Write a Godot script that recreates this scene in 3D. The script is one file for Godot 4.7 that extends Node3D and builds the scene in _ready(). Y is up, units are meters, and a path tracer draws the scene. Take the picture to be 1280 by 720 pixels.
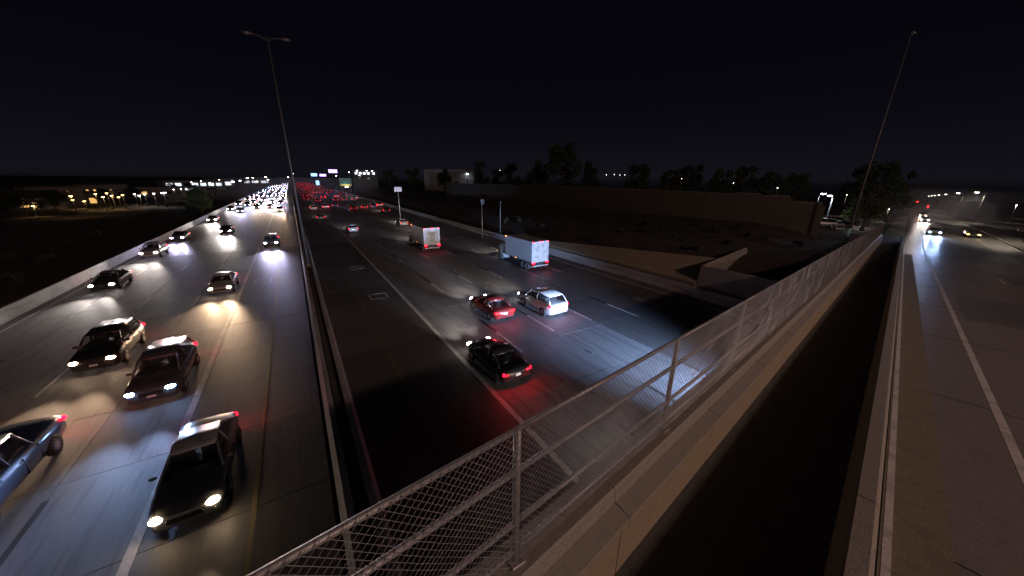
extends Node3D
# A freeway at night seen from an overpass. Metres, y up. The freeway runs along -z, its right carriageway drives away.
# The overpass crosses at OV_DIR; s runs along it (away), n across it (to the right), h above its deck.

const EYE := Vector3(0, 10.3, 0)
const FOCAL := 419.86
const YAW := 32.389
const PITCH := 17.953
const ROLL := 0.582
const OV_DIR := 81.183

var rng := RandomNumberGenerator.new()
var M := {}
var cache := {}
var taken := {}
var ax_r: Vector3
var ax_u: Vector3
var ax_f: Vector3
var od: Vector3
var on_: Vector3

# ---------------------------------------------------------------- pixels to directions
func ray(px: float, py: float) -> Vector3:
	return ax_f + ax_r * ((px - 640.0) / FOCAL) + ax_u * ((360.0 - py) / FOCAL)

func at_y(px: float, py: float, y: float) -> Vector3:
	var d := ray(px, py)
	return EYE + d * ((y - EYE.y) / d.y)

func at_dist(px: float, py: float, dist: float) -> Vector3:
	var d := ray(px, py)
	return EYE + d * (dist / Vector2(d.x, d.z).length())

# ---------------------------------------------------------------- lie of the land
func prof(s: float) -> float:
	if s < -10.0:
		return 5.803
	return 5.3 - 0.0503 * s if s < 75.0 else 1.5275 - 0.026 * (s - 75.0)

func ov(s: float, n: float, h: float) -> Vector3:
	return od * s + on_ * n + Vector3(0, prof(s) + h, 0)

func land(x: float, z: float) -> float:
	var s := x * od.x + z * od.z
	var n := x * on_.x + z * on_.z
	if x > -20.4 and x < 31.0:
		return -0.18
	if x <= -20.4:
		return lerpf(-0.18, 0.35, smoothstep(-20.4, -24.0, x)) + 0.25 * sin(x * 0.13) * sin(z * 0.09) * smoothstep(-24.0, -40.0, x)
	var bank := lerpf(0.55, 2.8, smoothstep(31.0, 41.5, x))
	var road := prof(x) - 0.4
	var near := smoothstep(-17.0, -7.5, n)
	near = maxf(near, smoothstep(78.0, 105.0, x))
	near *= smoothstep(36.0, 43.0, x)
	return lerpf(bank, road, near) + 0.12 * sin(x * 0.7) * sin(z * 0.53) * smoothstep(33.0, 38.0, x) * (1.0 - smoothstep(-12.0, -7.0, n))

# ---------------------------------------------------------------- naming and tagging
func numbered(called: String) -> String:
	var k: int = taken.get(called, 0)
	taken[called] = k + 1
	return called if k == 0 else "%s_%03d" % [called, k]

func thing(called: String, label: String, category: String, at := Vector3.ZERO, turn := 0.0, group := "") -> Node3D:
	var o := Node3D.new()
	o.name = numbered(called)
	add_child(o)
	o.position = at
	o.rotation.y = turn
	o.set_meta("label", label)
	o.set_meta("category", category)
	if group != "":
		o.set_meta("group", group)
	return o

func part(called: String, mesh: Mesh, mat: Material, parent: Node, at := Vector3.ZERO) -> MeshInstance3D:
	var o := MeshInstance3D.new()
	o.name = called
	o.mesh = mesh
	o.material_override = mat
	o.cast_shadow = GeometryInstance3D.SHADOW_CASTING_SETTING_ON
	parent.add_child(o, true)
	o.position = at
	return o

func setting(called: String, mesh: Mesh, mat: Material) -> MeshInstance3D:
	var o := part(called, mesh, mat, self)
	o.set_meta("kind", "structure")
	return o

# ---------------------------------------------------------------- mesh helpers
func begin() -> SurfaceTool:
	var st := SurfaceTool.new()
	st.begin(Mesh.PRIMITIVE_TRIANGLES)
	st.set_smooth_group(-1)
	return st

func done(st: SurfaceTool) -> ArrayMesh:
	st.generate_normals()
	return st.commit()

func tri(st: SurfaceTool, a: Vector3, b: Vector3, c: Vector3) -> void:
	st.add_vertex(a); st.add_vertex(b); st.add_vertex(c)

func quad(st: SurfaceTool, a: Vector3, b: Vector3, c: Vector3, d: Vector3) -> void:
	tri(st, a, b, c)
	tri(st, a, c, d)

# eight corners: bottom 0-3 and top 4-7, both clockwise from above
func hexa(st: SurfaceTool, p: Array) -> void:
	quad(st, p[4], p[5], p[6], p[7])
	quad(st, p[3], p[2], p[1], p[0])
	for k in 4:
		var j := (k + 1) % 4
		quad(st, p[k], p[j], p[j + 4], p[k + 4])

func box(st: SurfaceTool, c: Vector3, size: Vector3, b := Basis.IDENTITY) -> void:
	var h := size * 0.5
	var p := []
	for y in [-1, 1]:
		for q in [[-1, -1], [1, -1], [1, 1], [-1, 1]]:
			p.append(c + b * Vector3(q[0] * h.x, y * h.y, q[1] * h.z))
	hexa(st, p)

func box_mesh(size: Vector3, bevel := 0.0) -> ArrayMesh:
	var st := begin()
	if bevel <= 0.0:
		box(st, Vector3.ZERO, size)
	else:
		var h := size * 0.5
		var rings := []
		for q in [[-h.y, bevel], [-h.y + bevel, 0.0], [h.y - bevel, 0.0], [h.y, bevel]]:
			var i: float = q[1]
			var x := h.x - i
			var z := h.z - i
			var ring := PackedVector3Array()
			for e in [[-x + bevel, -z], [x - bevel, -z], [x, -z + bevel], [x, z - bevel], [x - bevel, z], [-x + bevel, z], [-x, z - bevel], [-x, -z + bevel]]:
				ring.append(Vector3(e[0], q[0], e[1]))
			rings.append(ring)
		loft(st, rings, true)
	return done(st)

# rings of equal length, closed round, ends capped
func loft(st: SurfaceTool, rings: Array, caps := true) -> void:
	for i in rings.size() - 1:
		var a: PackedVector3Array = rings[i]
		var b: PackedVector3Array = rings[i + 1]
		for k in a.size():
			var j := (k + 1) % a.size()
			quad(st, a[k], a[j], b[j], b[k])
	if caps:
		for e in [0, rings.size() - 1]:
			var r: PackedVector3Array = rings[e]
			var m := Vector3.ZERO
			for v in r:
				m += v
			m /= r.size()
			for k in r.size():
				var j := (k + 1) % r.size()
				if e == 0:
					tri(st, m, r[j], r[k])
				else:
					tri(st, m, r[k], r[j])

func tube(st: SurfaceTool, pts: Array, radii: Array, sides := 8) -> void:
	var rings := []
	for i in pts.size():
		var d: Vector3
		if i == 0:
			d = pts[1] - pts[0]
		elif i == pts.size() - 1:
			d = pts[i] - pts[i - 1]
		else:
			d = (pts[i + 1] - pts[i]).normalized() + (pts[i] - pts[i - 1]).normalized()
		d = d.normalized()
		var u := d.cross(Vector3.UP if absf(d.y) < 0.9 else Vector3.RIGHT).normalized()
		var v := d.cross(u)
		var ring := PackedVector3Array()
		for k in sides:
			var a := TAU * k / sides
			var p: Vector3 = pts[i]
			var r: float = radii[i] if i < radii.size() else radii[-1]
			ring.append(p + (u * cos(a) + v * sin(a)) * r)
		rings.append(ring)
	loft(st, rings, true)

func tube_mesh(pts: Array, radii: Array, sides := 8, smooth := true) -> ArrayMesh:
	var st := begin()
	if smooth:
		st.set_smooth_group(0)
	tube(st, pts, radii, sides)
	return done(st)

func ball_mesh(size: Vector3) -> Mesh:
	var s := SphereMesh.new()
	s.radius = 0.5
	s.height = 1.0
	s.radial_segments = 12
	s.rings = 6
	var st := SurfaceTool.new()
	st.append_from(s, 0, Transform3D(Basis.from_scale(size), Vector3.ZERO))
	return st.commit()

# a profile in (across, up) carried along a list of frames [origin, across, up]
func sweep(st: SurfaceTool, profile: Array, frames: Array) -> void:
	var rings := []
	for f in frames:
		var ring := PackedVector3Array()
		for p in profile:
			ring.append(f[0] + f[1] * p.x + f[2] * p.y)
		rings.append(ring)
	loft(st, rings, true)

# ---------------------------------------------------------------- materials
func noise_image(freq: float, seed_: int, octaves := 4, size := 512) -> Image:
	var n := FastNoiseLite.new()
	n.noise_type = FastNoiseLite.TYPE_SIMPLEX_SMOOTH
	n.seed = seed_
	n.frequency = freq
	n.fractal_octaves = octaves
	return n.get_seamless_image(size, size)

func toned(img: Image, lo: Color, hi: Color, spots: Image = null, spot := Color.BLACK, amount := 0.0) -> ImageTexture:
	var w := img.get_width()
	var h := img.get_height()
	var out := Image.create(w, h, false, Image.FORMAT_RGB8)
	for y in h:
		for x in w:
			var c := lo.lerp(hi, img.get_pixel(x, y).r)
			if spots != null:
				c = c.lerp(spot, amount * smoothstep(0.58, 0.75, spots.get_pixel(x, y).r))
			out.set_pixel(x, y, c)
	out.generate_mipmaps()
	return ImageTexture.create_from_image(out)

func grey(v: float, tint := Color(1, 1, 1)) -> Color:
	return Color(v * tint.r, v * tint.g, v * tint.b).linear_to_srgb()

func plain(c: Color, rough := 0.6, metal := 0.0) -> StandardMaterial3D:
	var m := StandardMaterial3D.new()
	m.albedo_color = c
	m.roughness = rough
	m.metallic = metal
	return m

func grained(tex: Texture2D, scale: Vector3, rough: float, bump: Texture2D = null, depth := 0.0) -> StandardMaterial3D:
	var m := StandardMaterial3D.new()
	m.albedo_texture = tex
	m.roughness = rough
	m.uv1_triplanar = true
	m.uv1_world_triplanar = true
	m.uv1_scale = scale
	if bump != null:
		m.heightmap_enabled = true
		m.heightmap_texture = bump
		m.heightmap_scale = depth
	return m

func glow(c: Color, energy: float) -> StandardMaterial3D:
	var m := StandardMaterial3D.new()
	m.albedo_color = c.darkened(0.3)
	m.roughness = 0.3
	m.emission_enabled = true
	m.emission = c
	m.emission_energy_multiplier = energy
	return m

func paint(c: Color) -> StandardMaterial3D:
	var m := plain(c, 0.35, 0.25)
	m.clearcoat_enabled = true
	m.clearcoat = 1.0
	m.clearcoat_roughness = 0.06
	return m

func make_materials() -> void:
	var fine := noise_image(0.06, 3, 5)
	var coarse := noise_image(0.008, 5, 4)
	var mid := noise_image(0.02, 9, 4)
	var bump := ImageTexture.create_from_image(fine)
	var tone := func(lo: float, hi: float, t: Color, a := 0.35, dark := 0.5) -> ImageTexture:
		return toned(fine, grey(lo, t), grey(hi, t), coarse, grey(lo * dark, t), a)
	var warm := Color(1.0, 0.95, 0.88)
	var slab_t: ImageTexture = tone.call(0.14, 0.22, Color(1, 0.98, 0.97), 0.45, 0.6)
	M.slab = []
	for v in [1.0, 0.95, 1.04, 0.98]:
		var m := grained(slab_t, Vector3(0.5, 0.5, 0.03), 0.62, bump, 0.25)
		m.albedo_color = Color(0.93 * v, 0.93 * v, 0.93 * v)
		m.uv1_offset = Vector3(v * 7.3, 0, v * 3.1)
		M.slab.append(m)
	var asphalt_t: ImageTexture = tone.call(0.09, 0.15, Color(1, 0.96, 0.94), 0.3, 0.65)
	M.asphalt = []
	for v in [1.0, 0.95, 1.04]:
		var m := grained(asphalt_t, Vector3(0.6, 0.5, 0.025), 0.55, bump, 0.25)
		m.albedo_color = Color(0.92 * v, 0.92 * v, 0.92 * v)
		m.uv1_offset = Vector3(v * 3.3, 0, v * 5.1)
		M.asphalt.append(m)
	M.far_road = grained(slab_t, Vector3(0.4, 0.5, 0.02), 0.5)
	M.bed = plain(grey(0.02), 0.95)
	var deck_t: ImageTexture = tone.call(0.15, 0.2, Color(1, 0.9, 0.84), 0.2, 0.75)
	M.deck = grained(deck_t, Vector3(0.25, 0.5, 0.35), 0.45, bump, 0.3)
	M.gutter = grained(tone.call(0.13, 0.19, Color(1.0, 0.88, 0.62), 0.3, 0.7), Vector3(0.4, 0.5, 0.4), 0.8, bump, 0.4)
	M.approach = grained(asphalt_t, Vector3(0.5, 0.5, 0.5), 0.42, bump, 0.3)
	var conc_t: ImageTexture = tone.call(0.16, 0.27, Color(1.0, 0.93, 0.78), 0.18, 0.7)
	M.concrete = grained(conc_t, Vector3(0.6, 0.35, 0.6), 0.8, bump, 0.5)
	var tan_t: ImageTexture = tone.call(0.18, 0.27, Color(1.0, 0.83, 0.56), 0.2, 0.7)
	M.parapet = grained(tan_t, Vector3(0.5, 0.5, 0.5), 0.85, bump, 0.5)
	M.cap = grained(conc_t, Vector3(0.9, 0.9, 0.9), 0.75, bump, 0.4)
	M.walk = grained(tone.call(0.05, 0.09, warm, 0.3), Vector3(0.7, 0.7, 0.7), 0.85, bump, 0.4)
	var barrier_t: ImageTexture = tone.call(0.25, 0.38, Color(1, 0.97, 0.92), 0.4, 0.55)
	M.barrier = grained(barrier_t, Vector3(0.5, 0.5, 0.07), 0.8, bump, 0.4)
	var dirt := toned(fine, grey(0.02, Color(1, 0.7, 0.5)), grey(0.065, Color(1, 0.72, 0.55)), coarse, grey(0.015, Color(0.8, 0.9, 0.5)), 0.75)
	M.dirt = grained(dirt, Vector3(0.06, 0.06, 0.06), 0.95, ImageTexture.create_from_image(mid), 6.0)
	M.line = grained(tone.call(0.36, 0.56, Color(1, 0.98, 0.94), 0.4, 0.55), Vector3(0.37, 0.5, 0.21), 0.6)
	M.yellow = grained(tone.call(0.13, 0.22, Color(1, 0.82, 0.35), 0.5, 0.5), Vector3(0.37, 0.5, 0.21), 0.6)
	M.black_paint = plain(grey(0.012), 0.6)
	M.galv = grained(tone.call(0.2, 0.36, Color(1, 0.98, 0.97), 0.4, 0.5), Vector3(2, 2, 2), 0.5)
	M.galv.metallic = 0.35
	M.wire = plain(grey(0.22), 0.5, 0.4)
	M.pole = grained(tone.call(0.08, 0.13, Color(1, 1, 1), 0.3), Vector3(0.6, 0.2, 0.6), 0.55)
	M.pole.metallic = 0.4
	M.dark = plain(grey(0.015), 0.5)
	M.rubber = plain(grey(0.02), 0.85)
	M.rim = plain(grey(0.5), 0.3, 0.8)
	var g := plain(grey(0.01), 0.05)
	M.glass = g
	M.chrome = plain(grey(0.6), 0.2, 0.9)
	M.plate = plain(grey(0.6), 0.5)
	M.white_box = plain(grey(0.24, Color(0.95, 1, 1.05)), 0.45)
	M.head = {
		"warm": glow(Color(1.0, 0.86, 0.7), 70.0), "white": glow(Color(1.0, 0.95, 0.93), 70.0),
		"blue": glow(Color(0.62, 0.78, 1.0), 75.0), "yellow": glow(Color(1.0, 0.85, 0.4), 12.0), "violet": glow(Color(0.85, 0.8, 1.0), 70.0)}
	M.head_light = {"warm": Color(1.0, 0.84, 0.68), "white": Color(1.0, 0.95, 0.92), "blue": Color(0.66, 0.78, 1.0), "violet": Color(0.86, 0.84, 1.0), "yellow": Color(1, 0.85, 0.4)}
	M.tail = glow(Color(1.0, 0.04, 0.13), 13.0)
	M.brake = glow(Color(1.0, 0.05, 0.1), 16.0)
	M.amber = glow(Color(1.0, 0.55, 0.08), 9.0)
	M.off_amber = plain(Color(0.5, 0.25, 0.03), 0.3)
	M.lamp_white = glow(Color(1.0, 0.96, 0.9), 30.0)
	M.lamp_cool = glow(Color(0.86, 0.92, 1.0), 40.0)
	M.lamp_warm = glow(Color(1.0, 0.82, 0.5), 22.0)
	M.window_warm = glow(Color(1.0, 0.78, 0.45), 0.9)
	M.window_cool = glow(Color(0.92, 0.96, 1.0), 1.3)
	M.window_dim = plain(grey(0.02), 0.1)
	M.screen_violet = glow(Color(0.75, 0.6, 1.0), 3.5)
	M.screen_blue = glow(Color(0.6, 0.78, 1.0), 2.2)
	M.red_signal = glow(Color(1.0, 0.04, 0.04), 90.0)
	M.dead_lens = plain(grey(0.12), 0.3)
	M.stucco = grained(tone.call(0.2, 0.32, warm, 0.4), Vector3(0.3, 0.3, 0.3), 0.9)
	M.stucco_dark = grained(tone.call(0.16, 0.28, Color(1, 0.85, 0.7), 0.4), Vector3(0.3, 0.3, 0.3), 0.9)
	M.roofing = plain(grey(0.06, Color(1, 0.85, 0.75)), 0.9)
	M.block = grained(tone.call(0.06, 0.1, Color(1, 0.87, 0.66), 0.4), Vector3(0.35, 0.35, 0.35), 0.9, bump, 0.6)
	M.leaf = []
	for c in [Color(0.5, 0.75, 0.3), Color(0.62, 0.75, 0.28), Color(0.45, 0.65, 0.35)]:
		var m := plain(grey(0.075, c), 0.8)
		m.backlight_enabled = true
		m.backlight = Color(0.2, 0.25, 0.1)
		M.leaf.append(m)
	M.bark = plain(grey(0.08, Color(1, 0.8, 0.6)), 0.95)
	M.sign_green = plain(grey(0.12, Color(0.15, 1.0, 0.6)), 0.4)
	M.sign_yellow = plain(grey(0.55, Color(1, 0.75, 0.1)), 0.4)
	M.sign_white = plain(grey(0.5), 0.5)
	M.silver = paint(grey(0.2))
	M.white = paint(grey(0.4))
	M.black = paint(grey(0.015))
	M.grey = paint(grey(0.06))
	M.blue = paint(grey(0.1, Color(0.3, 0.5, 1.0)))
	M.red = paint(grey(0.15, Color(1.0, 0.12, 0.1)))
	M.pane = plain(Color(0.05, 0.06, 0.06, 0.3), 0.04)
	M.pane.transparency = BaseMaterial3D.TRANSPARENCY_ALPHA
	M.seat = plain(grey(0.04), 0.9)

# ---------------------------------------------------------------- vehicles
# local axes: front towards -z, base at y = 0
func car_ring(z: float, w: float, bot: float, top: float, crown: float) -> PackedVector3Array:
	var half := [Vector2(0.0, top + crown), Vector2(w * 0.55, top + crown * 0.75), Vector2(w * 0.84, top), Vector2(w * 0.95, top - 0.05),
		Vector2(w, lerpf(bot, top, 0.62)), Vector2(w * 0.985, lerpf(bot, top, 0.3)), Vector2(w * 0.94, bot + 0.03), Vector2(w * 0.8, bot)]
	var r := PackedVector3Array()
	for p in half:
		r.append(Vector3(p.x, p.y, z))
	r.append(Vector3(0, bot, z))
	for k in range(half.size() - 1, 0, -1):
		r.append(Vector3(-half[k].x, half[k].y, z))
	return r

func spec(kind: String) -> Dictionary:
	match kind:
		"suv":
			return {"w": 0.95, "st": [[-2.36, 0.72, 0.36, 0.78], [-2.28, 0.86, 0.28, 0.92], [-1.95, 0.95, 0.26, 1.0], [-1.15, 0.95, 0.26, 1.1], [0.2, 0.95, 0.26, 1.1], [1.7, 0.95, 0.27, 1.12], [2.2, 0.92, 0.3, 1.12], [2.32, 0.84, 0.38, 1.06]],
				"cab": [[-1.12, 1.08], [-0.45, 1.66], [0.4, 1.74], [1.75, 1.68], [2.22, 1.1]], "wb": 1.38, "wr": 0.36, "hl": Vector3(0.66, 0.8, -2.27), "tl": Vector3(0.76, 1.0, 2.2), "pil": 0.78, "roof": 0.67}
		"pickup":
			return {"w": 0.98, "st": [[-2.85, 0.78, 0.42, 0.86], [-2.75, 0.92, 0.34, 1.02], [-2.3, 0.98, 0.32, 1.1], [-1.5, 0.98, 0.32, 1.14], [0.2, 0.98, 0.32, 1.15], [2.2, 0.98, 0.33, 1.12], [2.8, 0.96, 0.4, 1.12], [2.85, 0.94, 0.45, 1.1]],
				"cab": [[-1.45, 1.12], [-0.85, 1.72], [-0.2, 1.8], [0.75, 1.76], [1.0, 1.12]], "wb": 1.8, "wr": 0.39, "hl": Vector3(0.72, 0.86, -2.74), "tl": Vector3(0.84, 0.95, 2.8), "pil": 0.8, "roof": 0.68}
	return {"w": 0.91, "st": [[-2.34, 0.62, 0.32, 0.6], [-2.24, 0.8, 0.22, 0.7], [-1.9, 0.9, 0.2, 0.78], [-1.0, 0.91, 0.2, 0.94], [0.2, 0.91, 0.2, 0.95], [1.5, 0.91, 0.21, 0.99], [2.1, 0.87, 0.26, 1.0], [2.28, 0.78, 0.36, 0.92]],
		"cab": [[-1.0, 0.92], [-0.2, 1.38], [0.35, 1.43], [0.95, 1.38], [1.72, 0.98]], "wb": 1.37, "wr": 0.33, "hl": Vector3(0.62, 0.64, -2.2), "tl": Vector3(0.68, 0.82, 2.18), "pil": 0.74, "roof": 0.6}

func car_meshes(kind: String) -> Dictionary:
	if cache.has(kind):
		return cache[kind]
	var p := spec(kind)
	var d := {"spec": p}
	var st := begin()
	st.set_smooth_group(0)
	var rings := []
	for s in p.st:
		rings.append(car_ring(s[0], s[1], s[2], s[3], 0.05))
	loft(st, rings, true)
	d.body = done(st)
	# glasshouse: belt width to roof width between stations
	st = begin()
	rings = []
	var belt: float = p.w * 0.88
	var low: float = p.cab[0][1] - 0.06
	for c in p.cab:
		var t: float = clampf((c[1] - p.cab[0][1]) / (p.cab[2][1] - p.cab[0][1]), 0.02, 1.0)
		var top := lerpf(belt, p.roof, t)
		rings.append(PackedVector3Array([Vector3(-belt, low, c[0]), Vector3(-top, c[1], c[0]), Vector3(top, c[1], c[0]), Vector3(belt, low, c[0])]))
	for r in rings:
		r.reverse()
	loft(st, rings, true)
	d.glass = done(st)
	st = begin()
	st.set_smooth_group(0)
	rings = []
	for i in [1, 2, 3]:
		var c = p.cab[i]
		var w: float = p.roof + 0.02
		var zz: float = c[0] + (-0.06 if i == 1 else (0.1 if i == 3 else 0.0))
		rings.append(PackedVector3Array([Vector3(w, c[1] - 0.03, zz), Vector3(w - 0.06, c[1] + 0.03, zz), Vector3(0, c[1] + 0.05, zz), Vector3(-w + 0.06, c[1] + 0.03, zz), Vector3(-w, c[1] - 0.03, zz)]))
	loft(st, rings, true)
	d.roof = done(st)
	d.pillar = []
	for s in [-1, 1]:
		for e in [[0, 1], [2, 2], [4, 3]]:
			var a = p.cab[e[0]]
			var b = p.cab[e[1]]
			var foot := Vector3(s * (belt + 0.005), (low + 0.05) if e[0] == 2 else a[1] - 0.02, a[0])
			d.pillar.append(tube_mesh([foot, Vector3(s * (p.roof + 0.01), b[1], b[0])], [0.045, 0.04], 5))
	var wr: float = p.wr
	st = begin()
	st.set_smooth_group(0)
	rings = []
	for q in [[-0.11, 0.62], [-0.115, 0.9], [-0.08, 1.0], [0.08, 1.0], [0.115, 0.9], [0.11, 0.62]]:
		var ring := PackedVector3Array()
		for k in 16:
			ring.append(Vector3(q[0], cos(TAU * k / 16) * q[1] * wr, sin(TAU * k / 16) * q[1] * wr))
		rings.append(ring)
	loft(st, rings, true)
	d.tyre = done(st)
	st = begin()
	for k in 5:
		box(st, Vector3(0, 0, 0), Vector3(0.235, wr * 1.1, 0.05), Basis(Vector3.RIGHT, PI * k / 5))
	d.rim = done(st)
	d.arch = tube_mesh([Vector3(-0.02, 0, 0), Vector3(0.02, 0, 0)], [wr + 0.06], 16)
	d.headlight = ball_mesh(Vector3(0.4, 0.19, 0.3))
	d.taillight = box_mesh(Vector3(0.36, 0.16, 0.16), 0.035)
	d.grille = box_mesh(Vector3(p.w * 0.95, 0.16, 0.08), 0.02)
	d.bumper = box_mesh(Vector3(p.w * 1.6, 0.16, 0.12), 0.05)
	d.mirror = box_mesh(Vector3(0.2, 0.13, 0.1), 0.03)
	d.plate = box_mesh(Vector3(0.31, 0.16, 0.02))
	d.seat = box_mesh(Vector3(0.46, 0.36, 0.14), 0.05)
	d.headrest = box_mesh(Vector3(0.26, 0.16, 0.1), 0.04)
	d.handle = box_mesh(Vector3(0.03, 0.03, 0.16))
	cache[kind] = d
	return d

# level 2: every part and lamps that light the road; 1: no small parts, lamps; 0: body, glass and glowing lamps only
func car(kind: String, label: String, group: String, at: Vector3, turn: float, paint_mat: Material, head: String, level: int, braking := false, power := 1.0, tilt := 0.0) -> Node3D:
	var d := car_meshes(kind)
	var p: Dictionary = d.spec
	var nm := {"suv": "sport_utility_car", "pickup": "pickup_truck", "sedan": "sedan_car"}
	var t := thing(nm[kind], label, "car" if kind != "pickup" else "pickup truck", at, turn, group)
	t.rotation.x = tilt
	part("body", d.body, paint_mat, t)
	part("windows", d.glass, M.pane if level > 1 else M.glass, t)
	if level > 1:
		part("cabin_floor", box_mesh(Vector3(p.w * 1.6, 0.04, p.cab[3][0] - p.cab[0][0])), M.seat, t, Vector3(0, p.cab[0][1] + 0.035, (p.cab[3][0] + p.cab[0][0]) * 0.5))
		for sx in [-1, 1]:
			for zz in [0.12, 0.85]:
				var seat := part("seat", d.seat, M.seat, t, Vector3(sx * 0.36, p.cab[0][1] + 0.18, lerpf(p.cab[0][0], p.cab[3][0], 0.42 + zz * 0.45)))
				part("headrest", d.headrest, M.seat, seat, Vector3(0, 0.26, 0.03))
		part("dashboard", box_mesh(Vector3(p.w * 1.45, 0.12, 0.35), 0.04), M.dark, t, Vector3(0, p.cab[0][1] + 0.09, p.cab[0][0] + 0.5))
	part("roof", d.roof, paint_mat, t)
	if level > 0:
		for m in d.pillar:
			part("pillar", m, paint_mat, t)
		for sx in [-1, 1]:
			for sz in [-1, 1]:
				var w := part("wheel", d.tyre, M.rubber, t, Vector3(sx * (p.w - 0.09), p.wr, sz * p.wb))
				part("rim", d.rim, M.rim, w)
				part("wheel_arch", d.arch, M.dark, t, Vector3(sx * (p.w - 0.03), p.wr + 0.04, sz * p.wb))
		part("grille", d.grille, M.dark, t, Vector3(0, p.hl.y - 0.12, p.st[0][0] + 0.0))
		part("bumper", d.bumper, paint_mat, t, Vector3(0, p.st[1][2] + 0.2, p.st[0][0] + 0.08))
		part("bumper", d.bumper, paint_mat, t, Vector3(0, p.st[-1][2] + 0.12, p.st[-1][0] - 0.02))
	if level > 1:
		for sx in [-1, 1]:
			part("mirror", d.mirror, paint_mat, t, Vector3(sx * (p.w + 0.07), p.cab[0][1] + 0.1, p.cab[0][0] + 0.3))
			for zz in [p.cab[0][0] + 0.12, 0.22, 1.08]:
				part("door_seam", box_mesh(Vector3(0.05, p.cab[0][1] - 0.5, 0.012)), M.dark, t, Vector3(sx * (p.w * 0.975), (p.cab[0][1] + 0.3) * 0.5, zz))
			for zz in [0.1, 0.95]:
				part("door_handle", d.handle, M.chrome, t, Vector3(sx * (p.w * 0.985), p.cab[0][1] - 0.14, zz))
		part("license_plate", d.plate, M.plate, t, Vector3(0, p.st[0][2] + 0.22, p.st[0][0] - 0.01))
		part("license_plate", d.plate, M.plate, t, Vector3(0, p.tl.y - 0.12, p.st[-1][0] + 0.015))
	for sx in [-1, 1]:
		var hl := part("headlight", d.headlight, M.head[head], t, Vector3(sx * p.hl.x, p.hl.y, p.hl.z))
		var tl := part("taillight", d.taillight, M.brake if braking else M.tail, t, Vector3(sx * p.tl.x, p.tl.y, p.tl.z))
		if power > 0.0:
			var l := SpotLight3D.new()
			l.name = "headlight_beam"
			l.light_color = M.head_light[head]
			l.light_energy = 95.0 * power
			l.light_size = 0.06
			l.spot_angle = 26.0
			l.spot_angle_attenuation = 1.0
			l.spot_range = 200.0
			l.spot_attenuation = 2.0
			l.shadow_enabled = true
			hl.add_child(l)
			l.position = Vector3(0, 0, -0.19)
			l.rotation_degrees = Vector3(5.0, -2.0, 0)
			if level > 1:
				var r := OmniLight3D.new()
				r.name = "taillight_glow"
				r.light_color = Color(1.0, 0.08, 0.14)
				r.light_energy = 1.2 if braking else 0.7
				r.light_size = 0.07
				r.omni_range = 30.0
				r.omni_attenuation = 2.0
				r.shadow_enabled = true
				tl.add_child(r)
				r.position = Vector3(0, 0, 0.13)
	return t

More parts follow.
